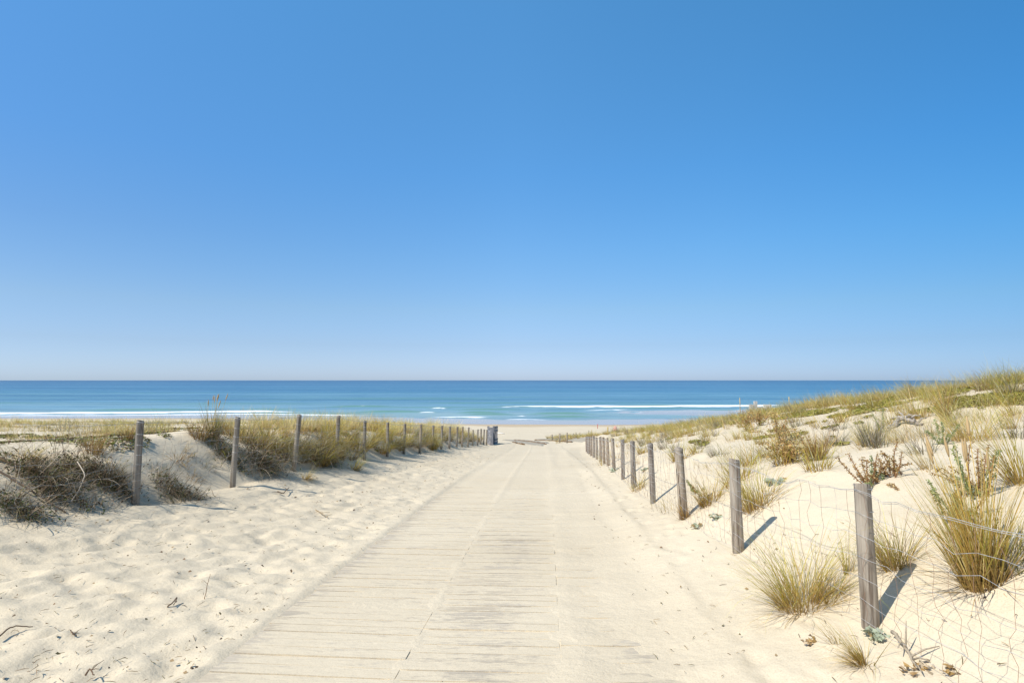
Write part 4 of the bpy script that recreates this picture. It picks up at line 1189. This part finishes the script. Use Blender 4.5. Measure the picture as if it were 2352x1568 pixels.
def brush(u, v, w, h, n, label, seed, cols, green=.0, depth=None):
    """dead tangled brush: arching bare stems with some leaf scraps"""
    n = int(n * .68)
    rg = np.random.default_rng(seed); p = hit(u, v) if depth is None else at(u, v, depth)
    if depth is not None: p[2] = ground(p[0], p[1])
    az = rg.uniform(0, 6.28, n); m = rg.random(n) < .5; az[m] = -.4 + rg.normal(0, .8, m.sum())
    base = np.stack([rg.normal(0, w * .35, n), rg.normal(0, w * .18, n), np.zeros(n)], -1)
    base[:, 2] = gz(base[:, 0] + p[0], base[:, 1] + p[1]) + EYE - p[2] + rg.uniform(-.03, h * .30, n)
    cb = np.array(cols)[rg.integers(0, len(cols), n)] * rg.uniform(.7, 1.25, (n, 1))
    V, Fc, Cc = blade_mesh(base, az, rg.uniform(.6, 1.6, n), h * rg.uniform(.5, 1.9, n), rg.uniform(-.4, 1.0, n), rg.uniform(.004, .010, n), cb, cb * 1.15, 5, seed)
    m2 = max(14, int(n * .07)); a2 = np.where(rg.random(m2) < .65, -.35 + rg.normal(0, .5, m2), rg.uniform(0, 6.28, m2))
    b2 = base[rg.integers(0, n, m2)] + [0, 0, .05]; c2 = np.array([(.46, .39, .29), (.36, .28, .19), (.30, .22, .14)])[rg.integers(0, 3, m2)] * rg.uniform(.8, 1.15, (m2, 1))
    V2, F2, C2 = blade_mesh(b2, a2, rg.uniform(.8, 1.5, m2), h * rg.uniform(1.2, 2.3, m2), rg.uniform(.1, 1.2, m2), rg.uniform(.010, .017, m2), c2 * .8, c2, 6, seed + 1)
    Fc = np.concatenate([Fc, F2 + len(V)]); V = np.concatenate([V, V2]); Cc = np.concatenate([Cc, C2])
    o = mesh_obj('dead_brush', V, Fc, M_TWIG, cols=Cc); o.location = tuple(p); tag(o, label, 'dead brush', 'dead brush below the left bank')
    lf = Geo()
    for _ in range(int(n * .9)):
        b = base[rg.integers(n)] + [rg.normal(0, .06), rg.normal(0, .06), rg.uniform(0, h * .3)]
        leafy(lf, b, None, 1, .022, [(.08, .10, .03), (.13, .15, .04), (.10, .065, .035)], rg, .03)
    lf.obj('foliage', M_LEAF, o); return o
CD = [(.20, .135, .075), (.32, .23, .14), (.12, .085, .05), (.42, .33, .22), (.15, .14, .055)]
brush(205, 1092, .85, .33, 1000, 'largest mound of tangled dead brush left of the first left post', 51, CD)
brush(85, 1100, .80, .30, 900, 'dark dead brush mound with grey stems at the left picture edge', 52, CD)
brush(30, 1170, .65, .26, 650, 'low green tinged dead brush at the lower left edge below the dark mound', 53, CD + [(.10, .12, .03)])
brush(268, 1125, .50, .26, 380, 'dead brush draped against the first left post', 54, CD)
brush(140, 1140, .70, .24, 480, 'dead brush under the slanting pole', 55, CD)
brush(400, 1132, .60, .28, 560, 'thin dead brush heap on the sand right of the first left post', 56, CD)
brush(515, 1042, .75, .34, 620, 'dry root scraps spread below the tall seeded tuft', 57, CD)
brush(600, 1070, .75, .45, 800, 'dark dead brush under the overhang between second and third left posts', 58, CD)
brush(735, 1062, .7, .45, 700, 'dark dead brush under the overhang right of the third left post', 59, CD)

# driftwood and dead stalks on the right slope
stick([gp(2045, 985, .03), gp(2068, 972, .09), gp(2092, 975, .07), gp(2118, 978, .02)], .045, 'twisted grey driftwood lying on the sand in mid slope', 46, (.25, .23, .21), 'driftwood_branch', 'driftwood', 8, M_DRIFT, .35)
stick([gp(1848, 1068, .02), gp(1862, 1055, .06), gp(1876, 1040, .16)], .010, 'bundle of dead brown stalks propped beside the brown green tuft', 47, (.20, .13, .08), 'dead_stalk', 'stalk', 6)

# single pieces lying on the trampled sand, bottom left
P0 = gp(470, 1372, -.02); stick([P0, P0 + [.01, .01, .10], P0 + [.03, .03, .21]], .0035, 'thin brown twig standing upright in the trampled sand', 61, (.24, .14, .08), 'twig', 'twig', 2)
stick([gp(-5, 1468, .01), gp(20, 1452, .03), gp(45, 1446, .025), gp(75, 1443, .005)], .006, 'long curved dark twig at the lower left picture edge', 62, (.13, .085, .05), 'twig', 'twig')
stick([gp(383, 1397, .01), gp(396, 1392, .03), gp(407, 1384, .05), gp(398, 1396, .02)], .006, 'bent dark twig loop in the middle of the trampled sand', 63, (.13, .085, .05), 'twig', 'twig')
stick([gp(196, 1552, .005), gp(206, 1548, .03), gp(216, 1556, .01)], .006, 'short forked twig near the bottom edge left of the boards', 64, (.16, .10, .06), 'twig', 'twig', 2)
stick([gp(163, 1448, .0), gp(167, 1462, .02), gp(176, 1465, .01)], .005, 'forked dark twig right of the long curved twig', 65, (.13, .085, .05), 'twig', 'twig', 2)
stick([gp(725, 1172, .01), gp(738, 1182, .02), gp(752, 1190, .01)], .008, 'thin dry twig on the sand below the third left post', 66, (.30, .22, .13), 'twig', 'twig', 3)
stick([gp(637, 1130, .01), gp(650, 1136, .03), gp(664, 1126, .05)], .012, 'small crooked root piece on sand left of the third post shadow', 67, (.17, .12, .08), 'twig', 'twig', 2)
stick([gp(1015, 1568, .0), gp(1018, 1562, .01), gp(1024, 1554, .01)], .003, 'small dark twig on the boards at the bottom edge', 68, (.13, .09, .06), 'twig', 'twig')

# countless scraps of dry plant on the sand
def litter():
    rg = np.random.default_rng(95); n = 1700
    y = 2.6 * (26 / 2.6) ** rg.random(n); x = np.zeros(n)
    l = np.maximum(xL(y) + .1, -.9 * y); r = xc(y) - 1.8
    x = l + (r - l) * rg.random(n)
    k = rg.random(n) < .22; x[k] = xc(y[k]) + rg.uniform(1.2, 3.2, k.sum())
    z = gz(x, y) + EYE
    g = Geo()
    for i in range(n):
        s = rg.uniform(.007, .036) * (1.0 if y[i] < 10 else 1.3); a = rg.uniform(0, 6.28)
        d = np.array([math.cos(a), math.sin(a), rg.normal(0, .25)]) * s
        c = np.array([x[i], y[i], z[i] + .006 + rg.uniform(0, .008)]); m = c + [rg.normal(0, s * .15), rg.normal(0, s * .15), s * .15]
        col = [(.10, .065, .04), (.20, .12, .06), (.30, .21, .11), (.15, .12, .05)][rg.integers(4)]
        if rg.random() < .72: g.tube([c - d, m, c + d], [.0016, .0024, .001], 3, col)
        else:
            e = np.array([-math.sin(a), math.cos(a), .3]) * s * .35
            g.add([c - d * .6, c - e, c + d * .6, c + e + [0, 0, .008]], [(0, 1, 2, 3)], col)
    o = g.obj('plant_litter', M_TWIG); tag(o, 'tiny dry scraps of plant scattered over the trampled sand', 'litter', kind='stuff')
litter()

# ------------------------------------------------------------------ light, sky, camera
SUN_DIR = Vector((1.0, .62, -1.26)).normalized()      # the way the light travels
elev = math.asin(-SUN_DIR.z); to_sun = -SUN_DIR
sun = bpy.data.lights.new('sun', 'SUN'); sun.energy = 4.3; sun.angle = R(.5); sun.color = (1.0, .94, .84)
so = bpy.data.objects.new('sun', sun); COL.objects.link(so)
so.rotation_euler = SUN_DIR.to_track_quat('-Z', 'Y').to_euler(); so.location = (-30, -20, 60)

w = bpy.data.worlds.new('World'); SC.world = w; w.use_nodes = True
nt = w.node_tree; nt.nodes.clear()
sky = N(nt, 'ShaderNodeTexSky'); sky.sky_type = 'NISHITA'; sky.sun_disc = False
sky.sun_elevation = elev; sky.sun_rotation = math.atan2(to_sun.x, to_sun.y)
sky.altitude = 0; sky.air_density = 1.0; sky.dust_density = .25; sky.ozone_density = 2.2
hs = N(nt, 'ShaderNodeHueSaturation', Saturation=1.12, Value=1.0); L(nt, sky.outputs[0], hs.inputs['Color'])
# sky tint: bluer and less yellow towards the horizon than the model, deeper blue away from the sun
tc = N(nt, 'ShaderNodeTexCoord'); sep = N(nt, 'ShaderNodeSeparateXYZ'); L(nt, tc.outputs['Generated'], sep.inputs[0])
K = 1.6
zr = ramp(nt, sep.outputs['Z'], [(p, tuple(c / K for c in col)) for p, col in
     [(0.0, (.50, .69, 1.27)), (.0096, (.52, .70, 1.27)), (.058, (.56, .67, .99)), (.116, (.68, .79, .96)), (.198, (.70, .93, 1.09)), (.331, (.70, 1.12, 1.31)), (.546, (.86, 1.44, 1.54)), (.68, (1.25, 1.35, 1.22)), (1.0, (1.45, 1.38, 1.15))]])  # zenith above the view made whiter and warmer, added to neutralise blue shadow fill
xm = math_(nt, 'ADD', math_(nt, 'MULTIPLY', sep.outputs['X'], 1 / 1.3), .5, True)
xr_ = ramp(nt, xm, [(0.0, (.96, .88, .90)), (.25, (.98, .96, .97)), (.5, (1, 1, 1)), (.75, (.80, .90, .92)), (1.0, (.50, .73, .80))])
xl_ = ramp(nt, xm, [(0.0, (1.06 / 1.2, 1.05 / 1.2, 1.02 / 1.2)), (.5, (1 / 1.2, .97 / 1.2, .96 / 1.2)), (1.0, (.61 / 1.2, .66 / 1.2, .70 / 1.2))])
xl2 = N(nt, 'ShaderNodeVectorMath'); xl2.operation = 'SCALE'; xl2.inputs['Scale'].default_value = 1.2; L(nt, xl_, xl2.inputs[0])
lowf = ramp(nt, sep.outputs['Z'], [(0.0, 0.0), (.22, 1.0)])
xr_ = mixc(nt, lowf, xl2.outputs[0], xr_)
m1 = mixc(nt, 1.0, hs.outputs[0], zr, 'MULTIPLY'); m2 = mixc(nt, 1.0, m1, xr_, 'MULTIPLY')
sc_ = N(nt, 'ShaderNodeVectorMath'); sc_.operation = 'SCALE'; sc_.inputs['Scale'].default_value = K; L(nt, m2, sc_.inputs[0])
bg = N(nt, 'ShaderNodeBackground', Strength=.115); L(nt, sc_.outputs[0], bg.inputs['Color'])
wo = N(nt, 'ShaderNodeOutputWorld'); L(nt, bg.outputs[0], wo.inputs[0])

cam = bpy.data.cameras.new('camera'); cam.sensor_width = 36; cam.lens = 36 * F / 2352; cam.clip_start = .05; cam.clip_end = 100000
co = bpy.data.objects.new('camera', cam); COL.objects.link(co); co.location = (0, 0, EYE); co.rotation_euler = (R(90) + TH, 0, 0)
SC.camera = co
SC.view_settings.view_transform = 'Standard'; SC.view_settings.look = 'None'; SC.view_settings.exposure = .35; SC.view_settings.gamma = 1
SC.view_settings.use_curve_mapping = False
